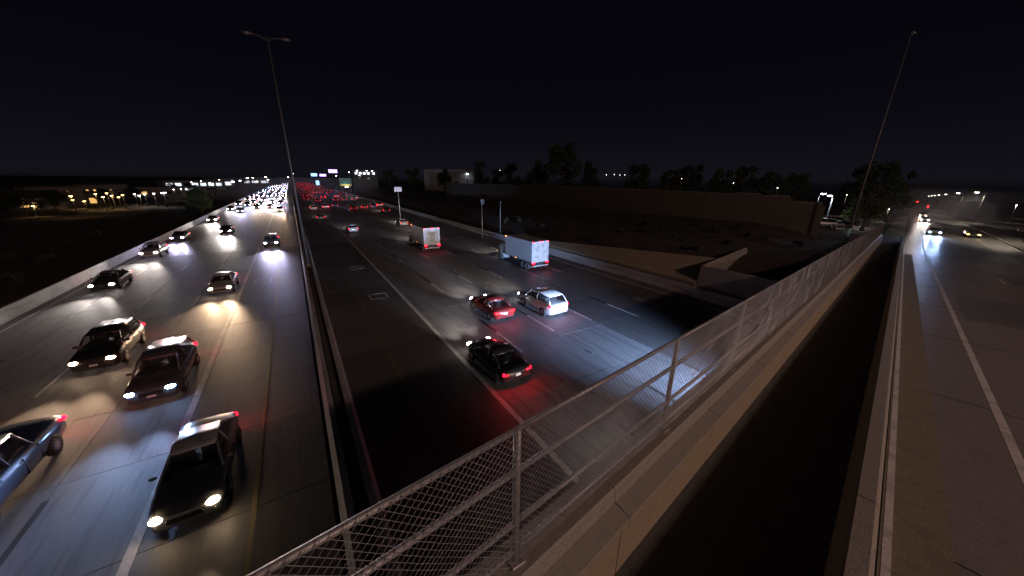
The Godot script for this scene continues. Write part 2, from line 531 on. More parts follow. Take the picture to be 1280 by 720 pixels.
func box_truck(label: String, at: Vector3, turn: float, box_mat: Material, power := 1.0) -> Node3D:
	var t := thing("box_truck", label, "truck", at, turn)
	var st := begin()
	st.set_smooth_group(0)
	loft(st, [car_ring(-3.9, 0.85, 0.5, 1.15, 0.04), car_ring(-3.8, 1.0, 0.4, 1.3, 0.05), car_ring(-3.0, 1.05, 0.4, 1.45, 0.06), car_ring(-2.8, 1.08, 0.42, 2.2, 0.05), car_ring(-2.4, 1.08, 0.42, 2.5, 0.05), car_ring(-1.6, 1.08, 0.42, 2.5, 0.05)])
	part("cab", done(st), M.white_box, t)
	part("windscreen", box_mesh(Vector3(1.8, 0.75, 0.05), 0.02), M.glass, t, Vector3(0, 1.85, -2.92)).rotation.x = -0.25
	part("cargo_box", box_mesh(Vector3(2.44, 2.5, 6.0), 0.04), box_mat, t, Vector3(0, 2.25, 1.6))
	part("roller_door", box_mesh(Vector3(2.2, 2.2, 0.04), 0.01), M.stucco, t, Vector3(0, 2.2, 4.62))
	part("chassis", box_mesh(Vector3(1.0, 0.25, 6.4)), M.dark, t, Vector3(0, 0.8, 1.4))
	part("bumper", box_mesh(Vector3(2.3, 0.16, 0.14), 0.03), M.galv, t, Vector3(0, 0.6, 4.62))
	for sx in [-1, 1]:
		part("door_bar", tube_mesh([Vector3(sx * 0.35, 1.15, 4.66), Vector3(sx * 0.35, 3.3, 4.66)], [0.022], 6), M.galv, t)
		part("mud_flap", box_mesh(Vector3(0.5, 0.5, 0.02)), M.rubber, t, Vector3(sx * 0.95, 0.45, 3.85))
		part("rub_rail", box_mesh(Vector3(0.04, 0.12, 5.9), 0.01), M.galv, t, Vector3(sx * 1.235, 1.12, 1.6))
		part("mirror", box_mesh(Vector3(0.16, 0.4, 0.1), 0.03), M.dark, t, Vector3(sx * 1.28, 1.85, -2.7))
		for y in [1.5, 2.3, 3.1]:
			part("hinge", box_mesh(Vector3(0.16, 0.05, 0.03), 0.008), M.galv, t, Vector3(sx * 1.02, y, 4.65))
	var d := car_meshes("pickup")
	for sx in [-1, 1]:
		for zz in [-2.7, 2.4, 3.3]:
			var w := part("wheel", d.tyre, M.rubber, t, Vector3(sx * 0.98, 0.42, zz))
			w.scale = Vector3(1.6, 1.08, 1.08)
			part("rim", d.rim, M.rim, w)
		var hl := part("headlight", d.headlight, M.head["white"], t, Vector3(sx * 0.78, 0.95, -3.82))
		if power > 0.0:
			var l := SpotLight3D.new()
			l.name = "headlight_beam"
			l.light_color = M.head_light["white"]
			l.light_energy = 95.0 * power
			l.light_size = 0.06
			l.spot_angle = 26.0
			l.spot_angle_attenuation = 1.0
			l.spot_range = 200.0
			l.spot_attenuation = 2.0
			l.shadow_enabled = true
			hl.add_child(l)
			l.position = Vector3(0, 0, -0.19)
			l.rotation_degrees = Vector3(4.0, 0, 0)
		part("taillight", d.taillight, M.tail, t, Vector3(sx * 1.0, 0.95, 4.66))
		part("marker_light", box_mesh(Vector3(0.14, 0.07, 0.05), 0.015), M.tail, t, Vector3(sx * 1.05, 3.44, 4.63))
		part("marker_light", box_mesh(Vector3(0.05, 0.08, 0.2), 0.015), M.amber, t, Vector3(sx * 1.235, 1.08, 1.2))
		part("marker_light", box_mesh(Vector3(0.05, 0.08, 0.2), 0.015), M.amber, t, Vector3(sx * 1.235, 3.4, -1.2))
	for x in [-0.2, 0.0, 0.2]:
		part("marker_light", box_mesh(Vector3(0.12, 0.06, 0.05), 0.015), M.tail, t, Vector3(x, 3.44, 4.63))
	return t

# ---------------------------------------------------------------- plants
func crown_mesh(seed_: int, leaves: int, leaf: float, lobes: int, squat := 1.0) -> ArrayMesh:
	var key := "crown%d" % seed_
	if cache.has(key):
		return cache[key]
	var r := RandomNumberGenerator.new()
	r.seed = seed_
	var c := []
	for k in lobes:
		var a := r.randf() * TAU
		var up := r.randf()
		var away := (0.36 * (1.0 - 0.6 * up)) * sqrt(r.randf()) + 0.05
		c.append([Vector3(cos(a) * away, (0.12 + up * 0.72) * squat, sin(a) * away), r.randf_range(0.13, 0.24) * (1.0 - 0.35 * up)])
	var st := begin()
	for k in leaves:
		var q = c[r.randi() % lobes]
		var dir := Vector3(r.randfn(), r.randfn(), r.randfn()).normalized()
		var p: Vector3 = q[0] + dir * q[1] * pow(r.randf(), 0.45)
		var u := Vector3(r.randfn(), r.randfn(), r.randfn()).normalized()
		var v := u.cross(Vector3(r.randfn(), r.randfn(), r.randfn()).normalized()).normalized()
		var s := leaf * r.randf_range(0.6, 1.4)
		tri(st, p - u * s, p + v * s * 0.6, p + u * s)
		tri(st, p - u * s, p + u * s, p - v * s * 0.6)
	cache[key] = done(st)
	return cache[key]

func tree(label: String, at: Vector3, height: float, width: float, variant: int, group := "", called := "tree") -> void:
	var t := thing(called, label, "tree", at, variant * 1.7 + at.x, group)
	var bole := height * 0.28
	var key := "trunk%d" % (variant % 3)
	if not cache.has(key):
		var st := begin()
		st.set_smooth_group(0)
		tube(st, [Vector3(0, -0.03, 0), Vector3(0.01, 0.15, 0.01), Vector3(-0.01, 0.4, 0), Vector3(0.02, 0.72, 0.01)], [0.04, 0.028, 0.02, 0.006], 7)
		for k in 5:
			var a := k * 1.3 + variant
			var b := Vector3(0, 0.25 + 0.07 * k, 0)
			tube(st, [b, b + Vector3(cos(a) * 0.1, 0.08, sin(a) * 0.1), b + Vector3(cos(a) * 0.25, 0.22, sin(a) * 0.25)], [0.014, 0.009, 0.003], 5)
		cache[key] = done(st)
	part("trunk", cache[key], M.bark, t).scale = Vector3.ONE * height
	var c := part("crown", crown_mesh(40 + variant, 2600, 0.028, 16), M.leaf[variant % 3], t, Vector3(0, bole * 0.75, 0))
	c.scale = Vector3(width, height - bole * 0.75, width)

func bush(label: String, at: Vector3, size: float, variant: int, group := "") -> void:
	var t := thing("bush", label, "bush", at, variant * 2.1 + at.z, group)
	var c := part("foliage", crown_mesh(80 + variant % 3, 1200, 0.04, 9, 0.6), M.leaf[variant % 3], t, Vector3(0, -size * 0.06, 0))
	c.scale = Vector3(size * 1.5, size * 1.2, size * 1.5)
	part("stem", tube_mesh([Vector3(0, -0.1, 0), Vector3(0, size * 0.3, 0)], [0.05, 0.03], 6), M.bark, t)

# ---------------------------------------------------------------- lamps and buildings
func down_lamp(parent: Node, at: Vector3, colour: Color, energy: float, angle := 70.0) -> void:
	var l := SpotLight3D.new()
	l.name = "lamp_beam"
	l.light_color = colour
	l.light_energy = energy
	l.light_size = 0.15
	l.spot_angle = angle
	l.spot_angle_attenuation = 0.6
	l.spot_range = 200.0
	l.spot_attenuation = 2.0
	l.shadow_enabled = true
	parent.add_child(l)
	l.position = at
	l.rotation_degrees = Vector3(-90, 0, 0)

func street_lamp(label: String, base: Vector3, height: float, arm: Vector3, lamp_mat: Material, colour: Color, energy: float, group := "", size := 1.0) -> void:
	var t := thing("street_lamp", label, "street lamp", base, 0.0, group)
	part("post", tube_mesh([Vector3(0, -0.4, 0), Vector3(0, height * 0.5, 0), Vector3(0, height - 0.3, 0)], [0.12 * size, 0.09 * size, 0.06 * size], 8), M.pole, t)
	part("base_plate", box_mesh(Vector3(0.5, 0.5, 0.5), 0.05), M.concrete, t, Vector3(0, 0.0, 0))
	var head := Vector3(0, height, 0) + arm
	if arm.length() > 0.1:
		part("arm", tube_mesh([Vector3(0, height - 0.35, 0), Vector3(0, height - 0.1, 0) + arm * 0.4, head + Vector3(0, 0.05, 0)], [0.05, 0.045, 0.04], 6), M.pole, t)
	var h := part("lamp_head", ball_mesh(Vector3(0.75, 0.24, 0.42) * size), M.pole, t, head)
	h.rotation.y = atan2(-arm.z, arm.x)
	part("lamp_lens", ball_mesh(Vector3(0.6, 0.22, 0.34) * size), lamp_mat, h, Vector3(0, -0.07 * size, 0))
	if energy > 0.0:
		down_lamp(t, head + Vector3(0, -0.22 * size, 0), colour, energy)

# a building facing the camera side: local +z is its front
func building(called: String, label: String, at: Vector3, turn: float, size: Vector3, wall: Material, roof: String, windows: Array, category := "building") -> Node3D:
	var t := thing(called, label, category, at, turn)
	part("wall", box_mesh(Vector3(size.x, size.y + 0.6, size.z)), wall, t, Vector3(0, size.y * 0.5 - 0.3, 0))
	if roof == "gable":
		var st := begin()
		var w := size.x * 0.5 + 0.5
		var d := size.z * 0.5 + 0.5
		var y := size.y
		var r := size.y + size.z * 0.22
		var a := [Vector3(-w, y, -d), Vector3(w, y, -d), Vector3(w, y, d), Vector3(-w, y, d)]
		var b := [Vector3(-w, r, 0), Vector3(w, r, 0)]
		quad(st, a[3], b[0], b[1], a[2])
		quad(st, a[1], b[1], b[0], a[0])
		tri(st, a[0], b[0], a[3])
		tri(st, a[2], b[1], a[1])
		quad(st, a[0], a[3], a[2], a[1])
		part("roof", done(st), M.roofing, t)
	else:
		part("roof", box_mesh(Vector3(size.x + 0.3, 0.35, size.z + 0.3), 0.05), M.roofing, t, Vector3(0, size.y + 0.15, 0))
	for w in windows:   # [x, y, width, height, material, name]
		var nm: String = w[5] if w.size() > 5 else "window"
		var f := part(nm, box_mesh(Vector3(w[2] + 0.2, w[3] + 0.2, 0.12), 0.02), M.stucco_dark, t, Vector3(w[0], w[1], size.z * 0.5 + 0.03))
		part("pane" if nm == "window" else "glass", box_mesh(Vector3(w[2], w[3], 0.06)), w[4], f, Vector3(0, 0, 0.05))
	return t

func panel_sign(called: String, label: String, base: Vector3, turn: float, w: float, h: float, foot: float, mat: Material, category: String) -> Node3D:
	var t := thing(called, label, category, base, turn)
	var xs := [0.0] if w < 3.0 else [-w * 0.36, w * 0.36]
	for x in xs:
		part("post", tube_mesh([Vector3(x, -0.4, -0.12), Vector3(x, foot + h * 0.8, -0.12)], [0.06 + w * 0.01], 6), M.galv, t)
	part("panel", box_mesh(Vector3(w, h, 0.08), 0.02), mat, t, Vector3(0, foot + h * 0.5, 0))
	return t

# ---------------------------------------------------------------- scene
func _ready() -> void:
	rng.seed = 7
	var yaw := deg_to_rad(YAW)
	var pitch := deg_to_rad(PITCH)
	var roll := deg_to_rad(ROLL)
	ax_f = Vector3(sin(yaw) * cos(pitch), -sin(pitch), -cos(yaw) * cos(pitch))
	var r0 := Vector3(cos(yaw), 0, sin(yaw))
	var u0 := r0.cross(ax_f)
	ax_r = r0 * cos(roll) + u0 * sin(roll)
	ax_u = -r0 * sin(roll) + u0 * cos(roll)
	od = Vector3(sin(deg_to_rad(OV_DIR)), 0, -cos(deg_to_rad(OV_DIR)))
	on_ = Vector3(cos(deg_to_rad(OV_DIR)), 0, sin(deg_to_rad(OV_DIR)))

	var cam := Camera3D.new()
	cam.name = "camera"
	cam.transform = Transform3D(Basis(ax_r, ax_u, -ax_f), EYE)
	cam.fov = rad_to_deg(2.0 * atan(360.0 / FOCAL))
	cam.near = 0.05
	cam.far = 9000.0
	add_child(cam)
	cam.current = true

	var env := Environment.new()
	env.background_mode = Environment.BG_SKY
	var sky := Sky.new()
	var sm := ProceduralSkyMaterial.new()
	sm.sky_top_color = Color8(5, 4, 10)
	sm.sky_horizon_color = Color8(19, 19, 26)
	sm.sky_curve = 0.075
	sm.ground_bottom_color = Color8(3, 3, 4)
	sm.ground_horizon_color = Color8(10, 10, 13)
	sm.sun_angle_max = 1.0
	sm.sun_curve = 0.01
	sky.sky_material = sm
	env.sky = sky
	env.background_energy_multiplier = 1.0
	env.tonemap_mode = Environment.TONE_MAPPER_LINEAR
	env.tonemap_exposure = 1.0
	env.volumetric_fog_enabled = true
	env.volumetric_fog_density = 0.0
	env.sdfgi_enabled = true
	env.ssao_enabled = true
	env.ssil_enabled = true
	var we := WorldEnvironment.new()
	we.name = "environment"
	we.environment = env
	add_child(we)

	var moon_fill := DirectionalLight3D.new()
	moon_fill.name = "added_low_fill"  # faint added fill light; the flood mast gives the main light
	moon_fill.light_energy = 0.03
	moon_fill.light_color = Color(1.0, 0.82, 0.76)
	moon_fill.light_angular_distance = 1.0
	moon_fill.shadow_enabled = true
	moon_fill.sky_mode = DirectionalLight3D.SKY_MODE_LIGHT_ONLY
	add_child(moon_fill)
	var el := deg_to_rad(25.0)
	var flat := Vector3(0.06, 0, -0.998).normalized()
	moon_fill.look_at_from_position(Vector3(0, 50, 0), Vector3(0, 50, 0) + flat * cos(el) + Vector3(0, -sin(el), 0))

	make_materials()
	build_ground()
	build_freeway()
	build_overpass()
	build_fence()
	build_banks()
	build_traffic()
	build_overpass_things()
	high_mast()
	build_horizon()
	haze("freeway_glare_haze", Vector3(4, 5.0, -520), Vector3(64, 9.8, 700), 0.0, 0.0014)
	haze("overpass_glare_haze", Vector3(210, 2.4, -27), Vector3(24, 12.4, 200), atan2(od.x, od.z), 0.0035)

func haze(called: String, at: Vector3, size: Vector3, turn: float, density: float) -> void:  # thin fog added to stand in for lens glare around distant lights
	var f := FogVolume.new()
	f.name = called
	f.size = size
	var m := FogMaterial.new()
	m.density = density
	m.albedo = Color(0.9, 0.92, 1.0)
	f.material = m
	f.set_meta("kind", "stuff")
	f.set_meta("label", "thin haze added in place of lens glare around the far headlights")
	f.set_meta("category", "haze")
	add_child(f)
	f.position = at
	f.rotation.y = turn


func build_ground() -> void:
	var xs := [-2500.0, -1200.0, -600.0, -300.0, -150.0, -90.0, -60.0, -45.0, -35.0, -28.0, -24.0, -22.0, -20.45, -20.35]
	xs.append_array([-10.0, 0.0, 10.0, 20.0, 30.9, 31.05])
	var x := 32.0
	while x < 110.0:
		xs.append(x)
		x += 1.5
	xs.append_array([120.0, 135.0, 150.0, 180.0, 220.0, 300.0, 420.0, 600.0, 900.0, 1400.0, 2500.0])
	var zs := [400.0, 200.0, 100.0, 60.0, 40.0, 30.0]
	var z := 24.0
	while z > -120.0:
		zs.append(z)
		z -= 2.0
	zs.append_array([-130.0, -150.0, -180.0, -230.0, -300.0, -450.0, -700.0, -1200.0, -2000.0, -4000.0])
	var st := begin()
	st.set_smooth_group(0)
	for i in xs.size() - 1:
		for j in zs.size() - 1:
			var a := Vector3(xs[i], land(xs[i], zs[j]), zs[j])
			var b := Vector3(xs[i], land(xs[i], zs[j + 1]), zs[j + 1])
			var c := Vector3(xs[i + 1], land(xs[i + 1], zs[j + 1]), zs[j + 1])
			var d := Vector3(xs[i + 1], land(xs[i + 1], zs[j]), zs[j])
			quad(st, a, b, c, d)
	setting("ground", done(st), M.dirt)

const LEFT_X := [-19.1, -15.7, -12.1, -8.5, -5.52, -2.66, -0.45]
const RIGHT_X := [0.95, 3.43, 7.06, 10.68, 14.3, 18.05, 21.79, 25.25, 28.69, 30.2]

func build_freeway() -> void:
	var bed := setting("freeway_bed", box_mesh(Vector3(52, 0.05, 1500)), M.bed)
	bed.position = Vector3(5.3, -0.155, -700)
	var far_end := -62.0
	for side in 2:
		var xs: Array = LEFT_X if side == 0 else RIGHT_X
		var st := begin()
		box(st, Vector3((xs[0] + xs[-1]) * 0.5, -0.06, (far_end - 1400.0) * 0.5), Vector3(xs[-1] - xs[0], 0.12, 1400.0 + far_end))
		var road := setting("freeway_left" if side == 0 else "freeway_right", done(st), M.far_road)
		for i in xs.size() - 1:
			var w: float = xs[i + 1] - xs[i]
			var mesh := box_mesh(Vector3(w - 0.022, 0.12, 4.6 - 0.022))
			var dark: bool = (side == 0 and i >= 4) or (side == 1 and (i <= 1 or i >= 5))
			for k in 17:
				var mats: Array = M.asphalt if dark else M.slab
				var s := part("slab", mesh, mats[(k * 7 + i * 3 + (k * k) % 5) % mats.size()], road, Vector3(xs[i] + w * 0.5, -0.06 + rng.randf_range(-0.0015, 0.0015), far_end + 4.6 * (k + 0.5)))
				s.rotation.z = 0.0
		# painted lines, 4 mm sheets above the slabs
		var stripe := func(x: float, width: float, z0: float, z1: float, mat: Material, called: String) -> void:
			part(called, box_mesh(Vector3(width, 0.006, absf(z1 - z0))), mat, road, Vector3(x, 0.0055, (z0 + z1) * 0.5))
		if side == 0:
			stripe.call(-2.66, 0.14, 16.0, -900.0, M.yellow, "edge_line")
			stripe.call(-5.52, 0.26, 16.0, -900.0, M.line, "lane_line")
			stripe.call(-18.4, 0.15, 16.0, -900.0, M.line, "edge_line")
			for x in [-8.5, -12.1, -15.7]:
				for k in 16:
					var z0: float = -8.9 - 13.6 * k - (1.5 if x < -10.0 else 0.0)
					stripe.call(x, 0.13, z0, z0 - 3.3, M.line, "lane_dash")
					if k < 5:
						stripe.call(x, 0.16, z0 - 3.35, z0 - 6.4, M.black_paint, "contrast_dash")
		else:
			stripe.call(3.43, 0.12, 16.0, -900.0, M.yellow, "edge_line")
			stripe.call(7.06, 0.26, 16.0, -900.0, M.line, "lane_line")
			stripe.call(28.69, 0.14, 16.0, -900.0, M.line, "edge_line")
			for x in [10.68, 14.3, 18.05, 21.79, 25.25]:
				for k in 18:
					var z0: float = -1.9 - 13.6 * k - (1.4 if x > 12.0 and x < 20.0 else 0.0)
					stripe.call(x, 0.13, z0, z0 - 3.3, M.line, "lane_dash")
					if k < 5:
						stripe.call(x, 0.16, z0 - 3.35, z0 - 5.9, M.black_paint, "contrast_dash")
					if k < 6:
						part("road_stud", box_mesh(Vector3(0.1, 0.03, 0.1), 0.012), M.chrome, road, Vector3(x, 0.015, z0 + 3.8))
		# saw-cut loops of the traffic detectors
		var loops := [[-3.95, -42.0], [-7.2, -42.5]] if side == 0 else [[5.2, -43.1], [5.2, -31.0]]
		for q in loops:
			var lo := begin()
			for k in 4:
				var a := TAU * (k + 0.5) / 4
				var b := TAU * (k + 1.5) / 4
				var p := Vector3(cos(a), 0, sin(a)) * 1.0
				var e := Vector3(cos(b), 0, sin(b)) * 1.0
				var m := (p + e) * 0.5
				box(lo, m, Vector3((e - p).length(), 0.005, 0.09), Basis(Vector3.UP, -atan2(e.z - p.z, e.x - p.x)))
			part("detector_loop", done(lo), M.line, road, Vector3(q[0], 0.0055, q[1]))
	var fill := setting("median_fill", box_mesh(Vector3(0.32, 0.78, 900.0)), M.walk)
	fill.position = Vector3(0.305, 0.3, -440.0)
	# barriers: the two halves of the median and the outer ones
	var prof_b := [Vector2(-0.3, -0.12), Vector2(-0.3, 0.08), Vector2(-0.19, 0.3), Vector2(-0.12, 0.86), Vector2(-0.1, 0.9), Vector2(0.1, 0.9), Vector2(0.12, 0.86), Vector2(0.14, 0.0), Vector2(0.14, -0.12)]
	var frames := func(x: float, flip: float) -> Array:
		var f := []
		for z in [18.0, -40.0, -120.0, -300.0, -900.0]:
			f.append([Vector3(x, 0, z), Vector3(flip, 0, 0), Vector3.UP])
		return f
	for q in [[-0.02, 1.0, "left half of the pale concrete median barrier, facing oncoming headlights"], [0.63, -1.0, "right half of the pale concrete median barrier, beside the dark shoulder"],
		[-19.5, -1.0, "pale concrete barrier along the outer edge of the oncoming lanes"], [30.45, 1.0, "pale concrete barrier below the dirt bank, beside the taillights"]]:
		var st := begin()
		sweep(st, prof_b, frames.call(q[0], q[1]))
		var t := thing("concrete_barrier", q[2], "barrier")
		part("wall", done(st), M.barrier, t)

func ov_frames(s0: float, s1: float, step: float) -> Array:
	var f := []
	var n := int(ceil((s1 - s0) / step))
	for k in n + 1:
		var s := lerpf(s0, s1, float(k) / n)
		f.append([ov(s, 0, 0), on_, Vector3.UP])
	return f

func ov_strip(n0: float, n1: float, h: float, s0: float, s1: float, thick := 0.006) -> ArrayMesh:
	var st := begin()
	sweep(st, [Vector2(n0, h - thick), Vector2(n0, h), Vector2(n1, h), Vector2(n1, h - thick)], ov_frames(s0, s1, 5.0))
	return done(st)

func build_overpass() -> void:
	var deck := setting("overpass_road", ov_strip(0.95, 12.2, 0.0, -60.0, 62.0, 0.7), M.deck)
	part("approach_pavement", ov_strip(0.95, 12.2, 0.0, 62.06, 700.0, 0.5), M.approach, deck)
	part("expansion_joint", ov_strip(0.95, 12.2, -0.05, 62.003, 62.057, 0.4), M.dark, deck)
	part("edge_line", ov_strip(0.99, 1.09, 0.008, -20.0, 110.0), M.line, deck)
	part("gutter_pan", ov_strip(0.955, 1.72, 0.003, -20.0, 61.9, 0.1), M.gutter, deck)
	for q in [[9.0, 3.3, 5.6, 5.2], [17.5, 6.7, 8.9, 3.4], [27.0, 3.2, 5.9, 8.0], [44.0, 6.6, 9.2, 6.0]]:
		part("road_patch", ov_strip(q[1], q[2], 0.0035, q[0], q[0] + q[3], 0.05), M.approach, deck)
	for s in [7.3, 14.6, 21.9, 29.2, 36.5, 43.8, 51.1]:
		part("deck_seam", ov_strip(1.73, 12.1, 0.0045, s, s + 0.025, 0.02), M.dark, deck)
	part("shoulder_line", ov_strip(2.76, 2.92, 0.004, -20.0, 61.9), M.line, deck)
	part("shoulder_line", ov_strip(2.76, 2.92, 0.004, 62.2, 400.0), M.line, deck)
	part("edge_line", ov_strip(9.5, 9.62, 0.004, -20.0, 61.9), M.line, deck)
	part("edge_line", ov_strip(9.5, 9.62, 0.004, 62.2, 400.0), M.line, deck)
	for k in 12:
		var s0 := -6.0 + 12.2 * k + 1.4
		part("lane_dash", ov_strip(6.24, 6.36, 0.004, s0, s0 + 3.2), M.line, deck)
	# bridge body below the deck and the pavement of the footway
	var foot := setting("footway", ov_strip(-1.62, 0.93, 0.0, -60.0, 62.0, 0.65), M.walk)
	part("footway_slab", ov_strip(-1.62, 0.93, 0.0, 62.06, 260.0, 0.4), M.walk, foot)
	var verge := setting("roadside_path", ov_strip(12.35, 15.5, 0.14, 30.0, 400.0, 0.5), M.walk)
	part("kerb", ov_strip(12.203, 12.347, 0.145, -60.0, 400.0, 0.5), M.concrete, verge)
	var gird := thing("bridge_girder", "concrete edge girder carrying the overpass below its parapet", "girder")
	part("beam", ov_strip(-1.95, -1.45, -0.66, -60.0, 34.0, 0.55), M.concrete, gird)
	gird = thing("bridge_girder", "concrete girder under the roadway on the overpass's kerb side", "girder")
	part("beam", ov_strip(11.4, 12.1, -0.71, -60.0, 34.0, 0.55), M.concrete, gird)
	# parapet: stem, sloping cap, upstand below the fence
	var pw := thing("bridge_parapet", "tan concrete parapet wall of the overpass below chain-link fence", "wall")
	var s0 := -12.8
	var k := 0
	while s0 < 74.0:
		var s1 := s0 + 3.2
		var st := begin()
		sweep(st, [Vector2(-1.95, -0.62), Vector2(-1.95, 1.0), Vector2(-1.44, 1.0), Vector2(-1.44, 0.004), Vector2(-1.64, 0.004), Vector2(-1.64, -0.62)], ov_frames(s0 + 0.009, s1 - 0.009, 3.2))
		part("wall_panel", done(st), M.parapet, pw)
		st = begin()
		sweep(st, [Vector2(-1.97, 1.002), Vector2(-1.97, 1.4), Vector2(-1.62, 1.4), Vector2(-1.6, 1.37), Vector2(-1.58, 1.18), Vector2(-1.36, 1.13), Vector2(-1.36, 1.05), Vector2(-1.4, 1.002)], ov_frames(s0 + 0.004, s1 - 0.004, 3.2))
		part("coping", done(st), M.cap, pw)
		s0 = s1
		k += 1
	# barrier between footway and traffic
	var tb := thing("roadside_barrier", "low concrete barrier between dark footway and overpass road", "barrier")
	s0 = -12.8
	while s0 < 76.0:
		var st := begin()
		sweep(st, [Vector2(0.46, 0.003), Vector2(0.5, 0.88), Vector2(0.53, 0.92), Vector2(0.72, 0.92), Vector2(0.75, 0.88), Vector2(0.82, 0.25), Vector2(0.92, 0.08), Vector2(0.92, 0.003)], ov_frames(s0 + 0.008, s0 + 9.59, 4.8))
		part("barrier_segment", done(st), M.cap, tb)
		s0 += 9.6

func build_fence() -> void:
	var t := thing("chain_link_fence", "galvanised chain-link fence with pipe rails on the overpass parapet", "fence")
	var n := -1.76
	var bay := 3.2
	var low := 1.46
	var high := 3.02
	for k in range(-3, 24):
		var s := 1.62 + bay * k
		part("post", tube_mesh([ov(s, n, 1.35), ov(s, n, high)], [0.036], 8), M.galv, t)
		part("base_flange", box_mesh(Vector3(0.16, 0.03, 0.16), 0.006), M.galv, t, ov(s, n, 1.416))
		for h in [1.56, 1.93, 2.56, high]:
			part("rail", tube_mesh([ov(s, n, h), ov(s + bay, n, h)], [0.028 if h < 3.0 else 0.026], 8), M.galv, t)
		# woven wires: two families of diagonals with the zigzag of the weave
		var st := begin()
		var wn := n + 0.05
		var pitch := 0.072
		var height := high + 0.03 - low
		var cells := int(height / (pitch * 0.5))
		var far := k > 12
		var rad := 0.0025
		for fam in 2:
			var dirv := 1.0 if fam == 0 else -1.0
			var off := -height
			while off < bay + height:
				var a0 := Vector2(off, 0.0)
				var e0 := Vector2(off + dirv * height, height)
				# clip to the bay
				var ta := 0.0
				var tb := 1.0
				var dx := e0.x - a0.x
				var t0 := (0.0 - a0.x) / dx
				var t1 := (bay - a0.x) / dx
				ta = maxf(ta, minf(t0, t1))
				tb = minf(tb, maxf(t0, t1))
				if tb > ta + 0.01:
					var pa := a0.lerp(e0, ta)
					var pb := a0.lerp(e0, tb)
					var sag := 0.004 * sin(off * 3.0 + k)
					var pts := []
					for e in 6:
						var q := pa.lerp(pb, e / 5.0)
						var free := sin(PI * clampf(q.x / bay, 0.0, 1.0)) * sin(PI * clampf(q.y / height, 0.0, 1.0))
						var bulge := 0.035 * free * sin(1.9 * q.x + 2.3 * k) + 0.012 * free * sin(7.0 * q.x + 5.0 * q.y + k)
						pts.append(ov(s + q.x, wn + sag + bulge + fam * 0.004, low + q.y))
					tube(st, pts, [rad], 4)
				off += pitch
		# knuckled ends along the top
		var x := 0.0
		while x < bay:
			tube(st, [ov(s + x, wn, high + 0.02), ov(s + x + 0.012, wn, high + 0.055)], [rad * 1.2, rad], 3)
			x += pitch
		var mesh_o := part("wire_mesh", done(st), M.wire, t)
		mesh_o.set_meta("kind", "stuff")

